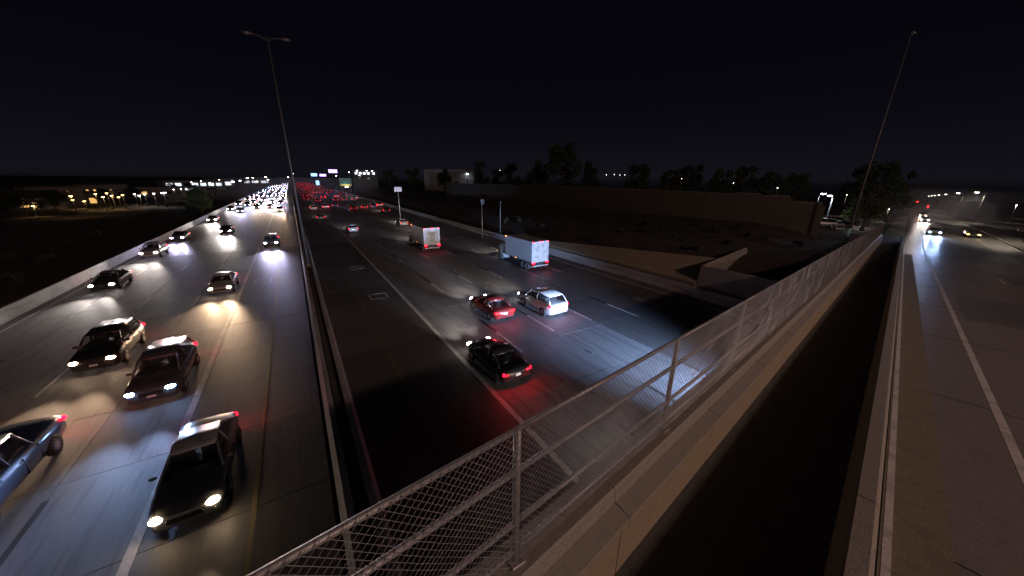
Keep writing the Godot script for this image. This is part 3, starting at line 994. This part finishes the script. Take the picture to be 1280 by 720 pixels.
func build_banks() -> void:
	# paved slope above the right barrier, narrowing away from the bridge
	var st := begin()
	var a := Vector3(30.85, 0.92, -40.0)
	var b := Vector3(30.85, 0.92, -16.4)
	var c := Vector3(35.2, 2.75, -16.4)
	var d := Vector3(31.6, 1.25, -40.0)
	var lift := Vector3(0, 0.25, 0)
	hexa(st, [a - lift, d - lift, c - lift, b - lift, a + lift, d + lift, c + lift, b + lift])
	var sp := thing("slope_paving", "tan concrete paving wedge on the bank above freeway barrier", "paving")
	part("paving_slab", done(st), M.parapet, sp)
	# wing wall of the abutment and its return
	var ww := thing("wing_wall", "concrete wing wall where the dirt bank meets the overpass", "wall")
	st = begin()
	hexa(st, [Vector3(30.9, 0, -16.35), Vector3(41, 0, -17.2), Vector3(41, 0, -16.8), Vector3(30.9, 0, -15.95), Vector3(31.3, 2.75, -16.35), Vector3(41, 3.25, -17.2), Vector3(41, 3.25, -16.8), Vector3(31.3, 2.75, -15.95)])
	part("wall_panel", done(st), M.concrete, ww)
	st = begin()
	hexa(st, [Vector3(30.9, 0, -15.94), Vector3(31.25, 0, -15.94), Vector3(31.25, 0, -7.6), Vector3(30.9, 0, -7.6), Vector3(31.3, 2.74, -15.94), Vector3(31.65, 2.74, -15.94), Vector3(31.65, 2.9, -7.6), Vector3(31.3, 2.9, -7.6)])
	part("wall_panel", done(st), M.concrete, ww)
	part("coping", tube_mesh([Vector3(31.35, 2.8, -16.15), Vector3(41, 3.33, -17.0)], [0.14, 0.14], 6, false), M.cap, ww)
	# long block wall on the plateau
	var sw := thing("sound_wall", "long tan masonry wall with pilasters on top of the bank", "wall")
	var p0 := at_y(1022, 285, 2.8)
	var p1 := at_y(745, 262, 2.8)
	var dir := (p1 - p0).normalized()
	var turn := atan2(-dir.z, dir.x)
	for k in 26:
		var p := p0 + dir * (4.6 * k + 2.3)
		p.y = 0
		var y := land(p.x, p.z)
		var h := 5.4 + minf(k * 0.04, 0.5)
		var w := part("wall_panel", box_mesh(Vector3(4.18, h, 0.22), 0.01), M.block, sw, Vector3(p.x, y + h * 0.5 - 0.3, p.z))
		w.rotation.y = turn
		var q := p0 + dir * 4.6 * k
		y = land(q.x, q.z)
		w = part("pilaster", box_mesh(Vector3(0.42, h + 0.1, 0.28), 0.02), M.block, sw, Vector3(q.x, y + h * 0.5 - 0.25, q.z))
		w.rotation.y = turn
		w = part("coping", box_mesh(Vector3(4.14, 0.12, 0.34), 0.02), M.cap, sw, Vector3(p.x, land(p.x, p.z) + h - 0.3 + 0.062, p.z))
		w.rotation.y = turn
	# scrub on the banks
	var k := 0
	for q in [[895, 291, 1.7], [925, 287, 1.4], [870, 283, 1.2], [955, 297, 1.0], [805, 283, 1.5], [780, 290, 1.1], [690, 268, 1.6], [640, 262, 1.4], [1000, 300, 1.2], [840, 296, 0.9]]:
		var p := at_y(q[0], q[1], 2.8)
		p.y = land(p.x, p.z)
		bush("low dark scrub bush growing on the dirt bank below the long wall", p, q[2], k, "scrub on the dirt bank")
		k += 1
	for e in 22:
		var bx := rng.randf_range(34.0, 60.0)
		var bz := rng.randf_range(-70.0, -20.0)
		bush("low dark scrub bush growing on the dirt bank below the long wall", Vector3(bx, land(bx, bz), bz), rng.randf_range(0.4, 1.3), k, "scrub on the dirt bank")
		k += 1
	for q in [[60, 330, 1.8], [20, 352, 1.5], [120, 300, 2.0], [190, 272, 2.2], [150, 292, 1.6], [240, 252, 2.4], [10, 330, 2.1], [90, 308, 1.7]]:
		var p := at_y(q[0], q[1], 0.3)
		p.y = land(p.x, p.z)
		bush("low dark scrub bush on the verge behind the outer barrier", p, q[2], k, "scrub beside the oncoming lanes")
		k += 1

func far_on_label(lane: float, hd: String) -> String:
	var place: String = {-4.1: "lane beside the median", -7.0: "second lane from the median", -10.3: "middle lane", -13.9: "second lane from outer barrier", -17.1: "lane by the outer barrier"}[lane]
	return "car with %s headlights far down the oncoming queue, %s" % [{"white": "white", "blue": "blue-white", "violet": "violet-white", "warm": "warm yellowish"}[hd], place]

func far_off_label(lane: float) -> String:
	var place: String = {5.2: "lane beside the yellow line", 8.9: "lane right of the solid line", 12.5: "third lane from the median", 16.2: "middle lane", 19.9: "third lane from the bank", 23.5: "second lane from the bank", 26.9: "lane by the bank-side barrier"}[lane]
	return "car with red taillights far down the receding traffic, %s" % place

func build_traffic() -> void:
	var silver: Material = M.silver
	var white: Material = M.white
	var black: Material = M.black
	var greyc: Material = M.grey
	var blue: Material = M.blue
	var red: Material = M.red
	# oncoming, nearest first: kind, x, z of the front, paint, lamp colour, label
	var near_on := [
		["sedan", -4.25, -11.6, silver, "warm", "silver sedan with warm headlights in the lane beside the median shoulder, next to the overpass"],
		["suv", -7.0, -20.2, greyc, "blue", "dark grey SUV with blue-white headlights in the second lane from the median"],
		["sedan", -6.9, -38.5, white, "warm", "white sedan with warm headlights following the grey SUV in its lane"],
		["suv", -10.5, -25.5, black, "warm", "black SUV with warm headlights in the third lane from the median"],
		["pickup", -10.2, -13.6, blue, "violet", "blue pickup with violet-white headlights ahead of the black SUV"],
		["sedan", -16.2, -45.0, greyc, "white", "grey sedan with white headlights near the outer barrier, ahead of two others"],
		["suv", -16.9, -61.0, white, "white", "white SUV with white headlights near the outer barrier, behind the grey sedan"],
		["sedan", -17.1, -75.5, silver, "violet", "silver sedan with violet headlights near the outer barrier, behind the white SUV"],
		["sedan", -11.6, -81.0, black, "white", "black sedan with white headlights alone in the middle of the oncoming lanes"],
		["suv", -3.9, -62.0, silver, "violet", "silver SUV with violet-white headlights alone in the lane beside the median shoulder"],
		["sedan", -16.8, -104.0, white, "white", "white sedan with white headlights near the outer barrier, before the dense queue"]]
	for q in near_on:
		var half := 2.3 if q[0] != "pickup" else 2.8
		car(q[0], q[5], "", Vector3(q[1], 0, q[2] - half), PI, q[3], q[4], 2 if q[2] > -70.0 else 1)
	# going away: kind, x, z of the tail
	var near_off := [
		["sedan", 8.45, -12.6, black, "black sedan with red taillights in the lane right of the solid line, nearest the fence"],
		["sedan", 12.15, -20.0, red, "red sedan with taillights lit, in the lane beside the white SUV"],
		["suv", 16.2, -18.6, white, "white SUV with wide red taillights on the right carriageway"],
		["suv", 20.3, -60.5, greyc, "grey SUV with red taillights well behind a silver sedan"],
		["sedan", 20.2, -77.0, silver, "silver sedan with red taillights ahead of the grey SUV"],
		["sedan", 9.0, -72.0, white, "white sedan with red taillights alone beside the solid white line"],
		["suv", 23.3, -108.0, black, "black SUV with red taillights close to the bank-side barrier"],
		["pickup", 16.2, 6.0, greyc, "grey pickup driving out from under the overpass with blue-white headlights"],
		["sedan", 9.0, 3.4, silver, "silver sedan hidden under the overpass with its headlights on"],
		["sedan", 5.2, -98.0, greyc, "grey sedan with red taillights in the lane beside the yellow line"]]
	for q in near_off:
		var half := 2.3 if q[0] != "pickup" else 2.85
		car(q[0], q[4], "", Vector3(q[1], 0, q[2] - half), 0.0, q[3], "blue" if q[0] == "pickup" else "white", 2 if q[2] > -70.0 else 1, false, 26.0 if q[0] == "pickup" else 0.8)
	box_truck("white box truck with red marker lights in the second lane from the bank", Vector3(23.5, 0, -35.5), 0.0, M.white_box)
	box_truck("white box truck with amber side lights ahead of the white SUV", Vector3(16.2, 0, -52.0), 0.0, M.white_box)
	# the dense traffic further off
	var paints := [silver, white, black, greyc, blue, red]
	var heads := ["white", "blue", "violet", "warm", "white", "violet"]
	var kinds := ["sedan", "suv", "sedan", "pickup", "suv"]
	var n := 0
	for lane in [-4.1, -7.0, -10.3, -13.9, -17.1]:
		var z := -118.0 - rng.randf() * 25.0
		while z > -620.0:
			var hd: String = heads[rng.randi() % 6]
			car(kinds[rng.randi() % 5], far_on_label(lane, hd), "oncoming cars far down the freeway", Vector3(lane + rng.randf_range(-0.3, 0.3), 0, z), PI, paints[rng.randi() % 6], hd, 0, false, 0.7 if z > -230.0 else 0.0)
			z -= rng.randf_range(16.0, 38.0) * (1.0 if z > -300.0 else 1.5)
			n += 1
	for lane in [5.2, 8.9, 12.5, 16.2, 19.9, 23.5, 26.9]:
		var z := -112.0 - rng.randf() * 40.0
		if lane == 5.2 or lane == 23.5:
			z = -130.0
		while z > -760.0:
			car(kinds[rng.randi() % 5], far_off_label(lane), "receding cars far down the freeway", Vector3(lane + rng.randf_range(-0.3, 0.3), 0, z), 0.0, paints[rng.randi() % 6], heads[rng.randi() % 6], 0, rng.randf() < 0.4, 0.5 if z > -180.0 else 0.0)
			z -= rng.randf_range(28.0, 64.0) * (1.0 if z > -300.0 else 1.2)
			n += 1

func build_overpass_things() -> void:
	var silver: Material = M.silver
	var white: Material = M.white
	var black: Material = M.black
	var back := atan2(od.x, od.z)   # front towards the camera
	var fore := back + PI
	for q in [["sedan", 106.0, 4.6, silver, "blue", "silver sedan with dazzling blue headlights coming along the overpass road"],
		["suv", 158.0, 4.2, white, "white", "white SUV with white headlights behind the blue-lit sedan"],
		["sedan", 200.0, 4.5, black, "warm", "black sedan with warm headlights, last of the three cars coming up the overpass road"]]:
		car(q[0], q[5], "", ov(q[1], q[2], 0.0), back, q[3], q[4], 1, false, 1.0)
	# lamps along the far kerb
	var s_list := [100.0, 171.0, 235.0, 313.0, 386.0, 451.0, 520.0, 600.0]
	for i in s_list.size():
		var b := ov(s_list[i], 14.0, 0.12)
		if i == 0:
			street_lamp("street lamp nearest the overpass fence, over the far kerb", b, 8.9, on_ * -1.6, M.lamp_white, Color(1, 0.93, 0.82), 110.0, "", 1.5)
		elif i == 1:
			street_lamp("tall street lamp with a lit pale post beside the overpass road", b, 8.9, on_ * -1.6, M.lamp_white, Color(1, 0.93, 0.82), 90.0, "", 1.5)
		else:
			street_lamp("glowing street lamp in the far row beside the overpass road", b, 9.2, on_ * -1.6, M.lamp_white, Color(1, 0.9, 0.75), 60.0 if i < 4 else 0.0, "street lamps in the far row", 1.6)
	# red traffic signals over the road
	for q in [[1157.0, 266.0, 250.0, "red traffic signal on the taller mast above the oncoming headlights"], [1147.0, 252.0, 330.0, "small red traffic signal furthest down the overpass road"]]:
		var p := at_dist(q[0], q[1], q[2])
		var s := p.dot(od)
		var g := ov(s, 10.8, 0.13)
		var t := thing("traffic_signal", q[3], "traffic light", g, 0.0)
		var h := maxf(p.y - g.y, 3.0)
		part("mast", tube_mesh([Vector3(0, -0.3, 0), Vector3(0, h + 0.5, 0)], [0.12, 0.09], 8), M.pole, t)
		var across := p - g
		across.y = 0
		part("mast_arm", tube_mesh([Vector3(0, h + 0.3, 0), across + Vector3(0, h + 0.5, 0)], [0.08, 0.05], 6), M.pole, t)
		var hd := part("signal_head", box_mesh(Vector3(0.5, 1.25, 0.4), 0.05), M.dark, t, across + Vector3(0, h - 0.4, 0))
		hd.rotation.y = back
		for k in 3:
			part("signal_lens", ball_mesh(Vector3(0.42, 0.42, 0.2)), M.red_signal if k == 0 else M.dead_lens, hd, Vector3(0, 0.4 - 0.4 * k, -0.2))
	# tall unlit mast on the bank side, and the one in the median
	var mb := at_dist(1060, 292, 72.0)
	mb.y = land(mb.x, mb.z)
	var top := at_dist(1138, 41, 72.0)
	var mh := top.y - mb.y
	var t := thing("light_mast", "tall thin unlit light mast standing beyond the overpass fence", "mast", mb)
	part("mast_pole", tube_mesh([Vector3(0, -0.5, 0), Vector3(0, mh * 0.5, 0), Vector3(0, mh, 0)], [0.17, 0.12, 0.07], 10), M.pole, t)
	part("lamp_head", box_mesh(Vector3(0.9, 0.18, 0.4), 0.06), M.galv, t, Vector3(0.35, mh, 0.1))
	part("base_plate", box_mesh(Vector3(0.8, 0.6, 0.8), 0.06), M.concrete, t, Vector3(0, 0.1, 0))
	part("reflective_band", tube_mesh([Vector3(0, 1.2, 0), Vector3(0, 2.3, 0)], [0.185, 0.18], 10), plain(grey(0.75, Color(0.4, 1.0, 0.95)), 0.3), t)  # teal glow of headlights on the mast foot, put into the band colour
	var base := Vector3(0.3, 0, -43.6)
	var mt := at_dist(326, 44, 43.6).y
	t = thing("light_mast", "tall unlit twin-arm lamp post rising from the median barrier", "mast", base)
	part("mast_pole", tube_mesh([Vector3(0, 0, 0), Vector3(0, mt * 0.5, 0), Vector3(0, mt, 0)], [0.16, 0.11, 0.07], 10), M.pole, t)
	part("base_plate", box_mesh(Vector3(0.38, 0.95, 0.8), 0.04), M.concrete, t, Vector3(0.005, 0.46, 0))
	for s in [-1, 1]:
		part("arm", tube_mesh([Vector3(0, mt - 0.3, 0), Vector3(s * 0.7, mt - 0.02, 0), Vector3(s * 1.2, mt, 0)], [0.05, 0.04], 6), M.pole, t)
		var h := part("lamp_head", ball_mesh(Vector3(0.95, 0.22, 0.42)), M.galv, t, Vector3(s * 1.5, mt, 0))
		part("lamp_lens", ball_mesh(Vector3(0.6, 0.16, 0.32)), M.dead_lens, h, Vector3(0, -0.06, 0))
	var pk := car("sedan", "dark sedan waiting with yellow sidelights near the far kerb of the overpass road", "", ov(108.0, 9.3, 0.0), back, black, "yellow", 1, false, 0.0)
	pk.set_meta("category", "car")
	var k := 0
	for q in [[128.0, 20.0], [121.0, 21.5], [150.0, 24.0], [112.0, 20.5], [140.0, 21.0]]:
		var g := ov(q[0], q[1], 0.0)
		g.y = land(g.x, g.z)
		var c := car(["sedan", "suv", "sedan", "suv", "pickup"][k], ["parked white sedan beside the tall street lamp", "parked silver SUV on the lot across the overpass road", "parked dark sedan at the back of the lot", "parked white SUV nearest the kerb of the overpass road", "parked pale pickup between the cars on the lot"][k], "", g, back + 1.2 + 0.1 * k, [white, silver, black, white, silver][k], "white", 1, false, 0.0)
		unlit(c)
		k += 1
	for q in [[205.0, 24.0, 6.0], [160.0, 30.0, 5.0], [260.0, 34.0, 7.0], [125.0, 27.0, 5.0], [190.0, 40.0, 5.0]]:
		var g := ov(q[0], q[1], 0.0)
		g.y = land(g.x, g.z)
		street_lamp("low lot lamp glowing among the parked cars across the overpass road", g, q[2], Vector3.ZERO, M.lamp_white, Color(1, 0.95, 0.88), 20.0, "lot lamps across the overpass road", 1.0)
	# lot lights and cars behind the end of the long wall
	k = 0
	for q in [[1025.0, 241.0], [1042.0, 243.5]]:
		var p := at_dist(q[0], q[1], 105.0 + 6.0 * k)
		var g := Vector3(p.x, land(p.x, p.z), p.z)
		street_lamp("dazzling white lot lamp on a post behind the end of the long wall", g, p.y - g.y, Vector3(0.8, 0, 0.4) * (1 - 2 * k), M.lamp_cool, Color(0.9, 0.95, 1.0), 60.0, "lot lamps behind the wall", 2.0)
		k += 1
	k = 0
	for q in [[1030.0, 272.0], [1041.0, 270.0], [1052.0, 269.0]]:
		var p := at_y(q[0], q[1], 1.4)
		var dist := minf(Vector2(p.x, p.z).length(), 98.0 + 3.0 * k)
		p = at_dist(q[0], q[1], dist)
		p.y = land(p.x, p.z)
		unlit(car(["suv", "sedan", "suv"][k], ["parked white SUV under the lot lamps behind the wall end", "parked grey sedan beside the white SUV under the lot lamps", "parked dark SUV nearest the tall thin mast"][k], "", p, 0.5 + 0.2 * k, [white, silver, black][k], "white", 1, false, 0.0))
		k += 1
	for q in [[1080.0, 263.5, 118.0, 4.0], [1111.0, 260.5, 150.0, 4.5], [1059.0, 243.0, 170.0, 8.0]]:
		var p := at_dist(q[0], q[1], q[2])
		var g := Vector3(p.x, land(p.x, p.z), p.z)
		street_lamp("small warm lamp glowing under the dark trees beyond the mast", g, maxf(p.y - g.y, 2.0), Vector3.ZERO, M.lamp_white, Color(1, 0.92, 0.8), 25.0, "lamps under the trees", 0.9)

# the flood mast behind the camera, beyond the far kerb: its light rakes the bridge and throws the bridge's shadow on the freeway
func high_mast() -> void:
	var g := ov(14.0, 46.0, 0.0)
	var h := 29.0 - g.y
	var t := thing("flood_mast", "tall floodlight mast beyond the far kerb of the overpass road", "mast", g)
	part("mast_pole", tube_mesh([Vector3(0, -6.5, 0), Vector3(0, h * 0.5, 0), Vector3(0, h, 0)], [0.3, 0.22, 0.14], 12), M.pole, t)
	part("crown_ring", tube_mesh([Vector3(0, h - 0.1, 0), Vector3(0, h + 0.1, 0)], [1.0, 1.0], 16), M.galv, t)
	for k in 4:
		var a := TAU * k / 4.0 + 0.4
		var p := Vector3(cos(a) * 1.3, h - 0.1, sin(a) * 1.3)
		var f := part("floodlight", box_mesh(Vector3(0.6, 0.3, 0.6), 0.06), M.galv, t, p)
		part("lamp_lens", box_mesh(Vector3(0.5, 0.06, 0.5), 0.02), M.lamp_warm, f, Vector3(0, -0.17, 0))
		var l := OmniLight3D.new()
		l.name = "floodlight_glow"
		l.light_color = Color(1.0, 0.82, 0.76)
		l.light_energy = 285.0
		l.light_size = 0.25
		l.omni_range = 600.0
		l.omni_attenuation = 2.0
		l.shadow_enabled = true
		f.add_child(l)
		l.position = Vector3(0, -0.5, 0)

func unlit(c: Node3D) -> void:
	for o in c.get_children():
		if String(o.name).begins_with("headlight"):
			o.material_override = M.chrome
		elif String(o.name).begins_with("taillight"):
			o.material_override = plain(Color(0.35, 0.02, 0.02), 0.2)

func build_horizon() -> void:
	# trees on the right: pixel of the top, distance, width
	var k := 0
	for q in [[705, 172, 112, 15, "big dark round-headed tree standing over the long wall"], [672, 196, 122, 10, "dark tree touching the big round-headed tree on the warehouse side"], [738, 198, 118, 10, "dark tree touching the big round-headed tree on the overpass side"], [600, 199, 190, 11, "dark tree right beside the lamp of the pale warehouse"], [640, 202, 180, 14, "broad dark tree between the warehouse lamp and the big tree"], [622, 209, 190, 10, "smaller dark tree between the warehouse lamp and the broad tree"], [555, 208, 240, 11, "dark tree standing in front of the pale warehouse wall"], [515, 208, 260, 16, "wide dark tree next to the pale warehouse, towards the freeway"], [485, 210, 280, 14, "dark tree next to the office block behind the green sign"],
		[800, 203, 130, 12, ""], [842, 206, 135, 11, ""], [868, 200, 140, 13, ""], [905, 206, 125, 10, ""], [935, 204, 130, 11, ""], [970, 208, 125, 11, ""], [1000, 212, 135, 10, ""], [1085, 205, 128, 10, "dark tree just behind the tall thin mast"], [1112, 190, 118, 12, "tall dark tree rising beside the overpass road beyond the mast"], [1135, 205, 150, 11, "dark tree overhanging the overpass road beyond the mast"], [1098, 225, 105, 8, "low dark tree by the footway between mast and overpass road"]]:
		var p := at_dist(q[0], q[1], q[2])
		var g := Vector3(p.x, land(p.x, p.z), p.z)
		tree(q[4] if q[4] != "" else "dark tree in the row along the horizon behind the long wall", g, p.y - g.y, q[3], k, "" if q[4] != "" else "trees along the right horizon")
		k += 1
	for q in [[20, 238, 150, 9], [60, 236, 165, 8], [128, 233, 190, 9], [165, 233, 210, 9], [210, 228, 240, 10], [243, 228, 120, 6], [300, 221, 420, 14], [340, 219, 520, 16]]:
		var p := at_dist(q[0], q[1], q[2])
		var g := Vector3(p.x, land(p.x, p.z), p.z)
		tree("dark tree among the lit buildings left of the freeway", g, maxf(p.y - g.y, 4.0), q[3], k, "trees left of the freeway")
		k += 1
	# buildings left of the freeway
	var W: Material = M.window_warm
	var C: Material = M.window_cool
	var D: Material = M.window_dim
	var spots := [
		[48, 262, "house", "small house with a warm lit porch at the dark left edge", Vector3(9, 3.6, 8), "stucco", "gable", [[-3.0, 1.4, 1.6, 1.3, W], [-1.2, 1.2, 1.0, 1.8, W, "door"], [2.4, 1.5, 1.4, 1.2, D]]],
		[70, 259, "house", "two-storey stucco house with two slim lit windows", Vector3(11, 6.2, 9), "stucco_dark", "flat", [[-3.0, 1.6, 0.8, 1.8, W], [0.6, 1.6, 0.8, 1.8, W], [-2, 4.6, 1.2, 1.2, D], [2, 4.6, 1.2, 1.2, D]]],
		[90, 256, "shop_building", "low shop front glowing yellow under two lamps", Vector3(13, 4.2, 10), "stucco", "flat", [[-3.2, 1.5, 2.6, 1.8, W], [0.2, 1.5, 2.6, 1.8, W], [3.8, 1.5, 1.6, 1.8, W]]],
		[128, 249, "shop_building", "pale building with lit columns and warm lamps", Vector3(15, 6.0, 10), "stucco", "flat", [[-4.6, 2.4, 0.7, 3.4, W], [-2.6, 2.4, 0.7, 3.4, W], [2.0, 2.4, 0.7, 3.4, W], [4.4, 2.2, 1.2, 2.4, D]]],
		[176, 247, "warehouse", "low dark warehouse behind a row of small lamps", Vector3(30, 4.5, 12), "stucco_dark", "flat", [[-9, 2, 2.0, 1.2, D], [0, 2, 2.0, 1.2, W], [9, 2, 2.0, 1.2, D]]],
		[243, 238, "office_building", "long white-lit office building beyond the verge", Vector3(34, 7.0, 14), "stucco", "flat", [[-14, 4.4, 3.2, 2.0, C], [-9.5, 4.4, 3.2, 2.0, C], [-5, 4.4, 3.2, 2.0, D], [-0.5, 4.4, 3.2, 2.0, C], [4, 4.4, 3.2, 2.0, C], [8.5, 4.4, 3.2, 2.0, C], [13, 4.4, 3.2, 2.0, C], [-6, 1.3, 8.0, 1.2, C], [8, 1.3, 6.0, 1.2, D]]],
		[275, 234, "office_building", "white-lit showroom with a bright corner beside the long office", Vector3(22, 7.5, 12), "stucco", "flat", [[-8, 4, 1.2, 4.0, C], [-4, 3, 2.4, 2.0, D], [3, 3.2, 9.0, 3.2, C], [9, 5, 2.0, 2.4, C]]],
		[324, 231.5, "warehouse", "far warehouse with a strip of bright windows near the freeway", Vector3(40, 9, 20), "stucco_dark", "flat", [[-14, 4, 5, 2.5, C], [-6, 4, 6, 2.5, C], [4, 4, 8, 2.5, C], [14, 4, 4, 2.5, D]]]]
	for q in spots:
		var p := at_y(q[0], q[1], 0.3)
		p.y = land(p.x, p.z)
		var b: Node3D = building(q[2], q[3], p, atan2(-p.x, -p.z) + 0.25, q[4], M[q[5]], q[6], q[7])
		b.set_meta("category", "house" if q[2] == "house" else "building")
	# lamps left of the freeway: pixel, lamp height, colour
	for q in [[41, 257, 3, 0], [88, 244.5, 5.5, 0], [90.5, 249.5, 3.2, 0], [105, 251, 3, 0], [119, 242, 5, 0], [128.5, 245.5, 4.4, 0], [133, 241, 5, 0], [139, 244, 4.5, 0], [148, 246, 4, 0], [153, 243.5, 4.6, 0], [168, 242, 4.2, 1], [174, 244, 4, 1], [180.5, 242.5, 4.4, 1], [192, 241.5, 4.8, 1], [204, 240, 5.2, 2], [217, 236.5, 5, 1], [226, 236, 4.5, 1], [239, 227.5, 7.5, 1], [251, 226, 8, 1], [262, 228, 7, 1], [274, 224.5, 8.2, 1]]:
		var p := at_y(q[0], q[1], q[2])
		var g := Vector3(p.x, land(p.x, p.z), p.z)
		street_lamp(["warm lamp glowing in front of the low buildings left of the freeway", "white lamp glowing in front of the long buildings left of the freeway", "brightest white lamp in the row left of the freeway"][q[3]], g, p.y - g.y, Vector3.ZERO, [M.lamp_warm, M.lamp_white, M.lamp_cool][q[3]], [Color(1, 0.8, 0.5), Color(1, 0.96, 0.9), Color(0.9, 0.95, 1)][q[3]], 10.0 if q[3] != 2 else 25.0, "" if q[3] == 2 else ["warm lamps left of the freeway", "white lamps left of the freeway"][q[3]], 1.1 if q[3] != 2 else 2.2)
	for q in [[291, 226.5, 330], [300, 225.3, 380], [309, 222, 420], [316, 221.8, 430], [321, 226.2, 400], [332, 220.8, 450], [335, 224, 430], [366, 217, 620], [360, 221, 600]]:
		var p := at_dist(q[0], q[1], q[2])
		var g := Vector3(p.x, 0, p.z)
		street_lamp("tiny distant white lamp beyond the oncoming traffic", g, p.y, Vector3.ZERO, M.lamp_white, Color(1, 0.96, 0.9), 0.0, "distant lamps beyond the oncoming traffic", 3.0)
	# right of the vanishing point: lit signs, buildings
	for q in [[416, 214, 330, 6.4, 2.6, "violet", "bright violet-white screen on a tall pole beside the freeway"], [403.5, 219, 360, 5.0, 1.9, "violet", "lower violet-white sign left of the tall bright screen"], [392.5, 218.5, 380, 5.0, 2.6, "blue", "blue-white lit sign above the receding traffic"], [397, 228.5, 300, 2.2, 3.2, "blue", "small upright blue sign above the red taillights"]]:
		var p := at_dist(q[0], q[1], q[2])
		var t := thing("lit_billboard", q[6], "billboard", Vector3(p.x, 0, p.z), atan2(-p.x, -p.z))
		part("pole", tube_mesh([Vector3(0, -0.5, -0.3), Vector3(0, p.y, -0.3)], [0.4, 0.35], 8), M.pole, t)
		part("frame", box_mesh(Vector3(q[3] + 0.5, q[4] + 0.5, 0.5), 0.05), M.dark, t, Vector3(0, p.y, 0))
		part("screen", box_mesh(Vector3(q[3], q[4], 0.1)), M.screen_violet if q[5] == "violet" else M.screen_blue, t, Vector3(0, p.y, 0.23))
	for q in [[436, 215, 300, 0], [420, 219.5, 310, 0], [446, 213, 260, 0], [458, 213, 262, 0], [465, 213.5, 264, 0], [449, 219, 258, 0]]:
		var p := at_dist(q[0], q[1], q[2])
		street_lamp("white lamp near the receding traffic beside the green sign", Vector3(p.x, 0, p.z), p.y, Vector3.ZERO, M.lamp_white, Color(1, 0.97, 0.93), 0.0, "white lamps near the green sign", 1.6)
	var pb := at_dist(456, 216, 275)
	pb.y = 0
	building("office_building", "pale office block with a row of lit top windows behind the green sign", pb, atan2(-pb.x, -pb.z), Vector3(16, 15.5, 10), M.roofing, "flat", [[-5.6, 13.2, 1.8, 1.6, C], [-3, 13.2, 1.8, 1.6, C], [-0.4, 13.2, 1.8, 1.6, C], [2.2, 13.2, 1.8, 1.6, C], [5.6, 13.2, 1.8, 1.6, C], [-4, 10, 1.6, 1.4, D], [2, 10, 1.6, 1.4, D]])
	var wh := at_dist(562, 212, 250)
	var wht := wh.y
	wh.y = land(wh.x, wh.z)
	var wb := building("warehouse", "pale warehouse wall lit by a white lamp between dark trees", wh, atan2(-wh.x, -wh.z), Vector3(34, wht - wh.y, 14), M.stucco, "flat", [[-10, 6, 3, 2, D], [4, 6, 3, 2, D]])
	var lp := at_dist(584, 217, 241)
	street_lamp("single dazzling white lamp before the pale warehouse", Vector3(lp.x, land(lp.x, lp.z), lp.z), lp.y - land(lp.x, lp.z), Vector3.ZERO, M.lamp_cool, Color(0.92, 0.94, 1), 0.0, "", 2.6)
	var fl := OmniLight3D.new()
	fl.name = "lamp_glow"
	fl.light_energy = 12.0
	fl.light_color = Color(0.95, 0.95, 1)
	fl.omni_range = 200.0
	fl.omni_attenuation = 2.0
	fl.shadow_enabled = true
	add_child(fl)
	fl.position = lp + Vector3(0, -0.6, 0.0)
	for q in [[768, 218, 150], [775, 218.5, 152], [781, 218.5, 154], [758, 218.5, 150], [852, 223, 125], [917, 228.5, 110], [972, 234.5, 100], [625, 212.5, 170]]:
		var p := at_dist(q[0], q[1], q[2])
		var g := Vector3(p.x, land(p.x, p.z), p.z)
		street_lamp("tiny white lamp glinting between trees behind the long wall", g, p.y - g.y, Vector3.ZERO, M.lamp_white, Color(1, 0.97, 0.9), 0.0, "tiny lamps behind the wall", 0.5)
	# road signs
	var gs := at_dist(432, 227.5, 235)
	var sg := panel_sign("freeway_sign", "large green freeway sign with a yellow bottom strip", Vector3(gs.x, 0, gs.z), 0.0, 6.6, 4.6, gs.y - 2.3, M.sign_green, "road sign")
	part("exit_strip", box_mesh(Vector3(6.5, 0.8, 0.04), 0.01), M.sign_yellow, sg, Vector3(0, gs.y - 1.85, 0.06))
	part("added_sign_light", box_mesh(Vector3(2.0, 0.12, 0.2), 0.03), M.lamp_white, sg, Vector3(0, gs.y - 2.9, 1.6))  # added lamp bar, standing in for headlights thrown back by the sign
	var sl := SpotLight3D.new()
	sl.name = "added_sign_beam"
	sl.light_energy = 9.0
	sl.spot_angle = 75.0
	sl.spot_angle_attenuation = 0.5
	sl.spot_range = 60.0
	sl.spot_attenuation = 2.0
	sl.shadow_enabled = true
	sg.add_child(sl)
	sl.position = Vector3(0, gs.y - 2.75, 1.6)
	sl.rotation_degrees = Vector3(60, 0, 0)
	var s1 := at_dist(497.5, 237, 92)
	panel_sign("road_sign", "plain white rectangular sign on a single post behind the bank-side barrier", Vector3(s1.x, land(s1.x, s1.z), s1.z), 0.15, 1.9, 1.15, s1.y - land(s1.x, s1.z) - 0.5, M.sign_white, "road sign")
	var s2 := at_dist(603, 252, 62)
	panel_sign("road_sign", "small square grey sign on the dark bank below the trees", Vector3(s2.x, land(s2.x, s2.z), s2.z), 0.5, 0.95, 0.9, maxf(s2.y - land(s2.x, s2.z) - 0.45, 0.6), plain(grey(0.1, Color(0.9, 0.85, 1.0)), 0.5), "road sign")
	var s3 := at_dist(626, 253, 63)
	panel_sign("road_sign", "narrow small sign post beside the square grey sign", Vector3(s3.x, land(s3.x, s3.z), s3.z), 0.5, 0.35, 0.4, maxf(s3.y - land(s3.x, s3.z) - 0.2, 0.6), plain(grey(0.1), 0.5), "road sign")
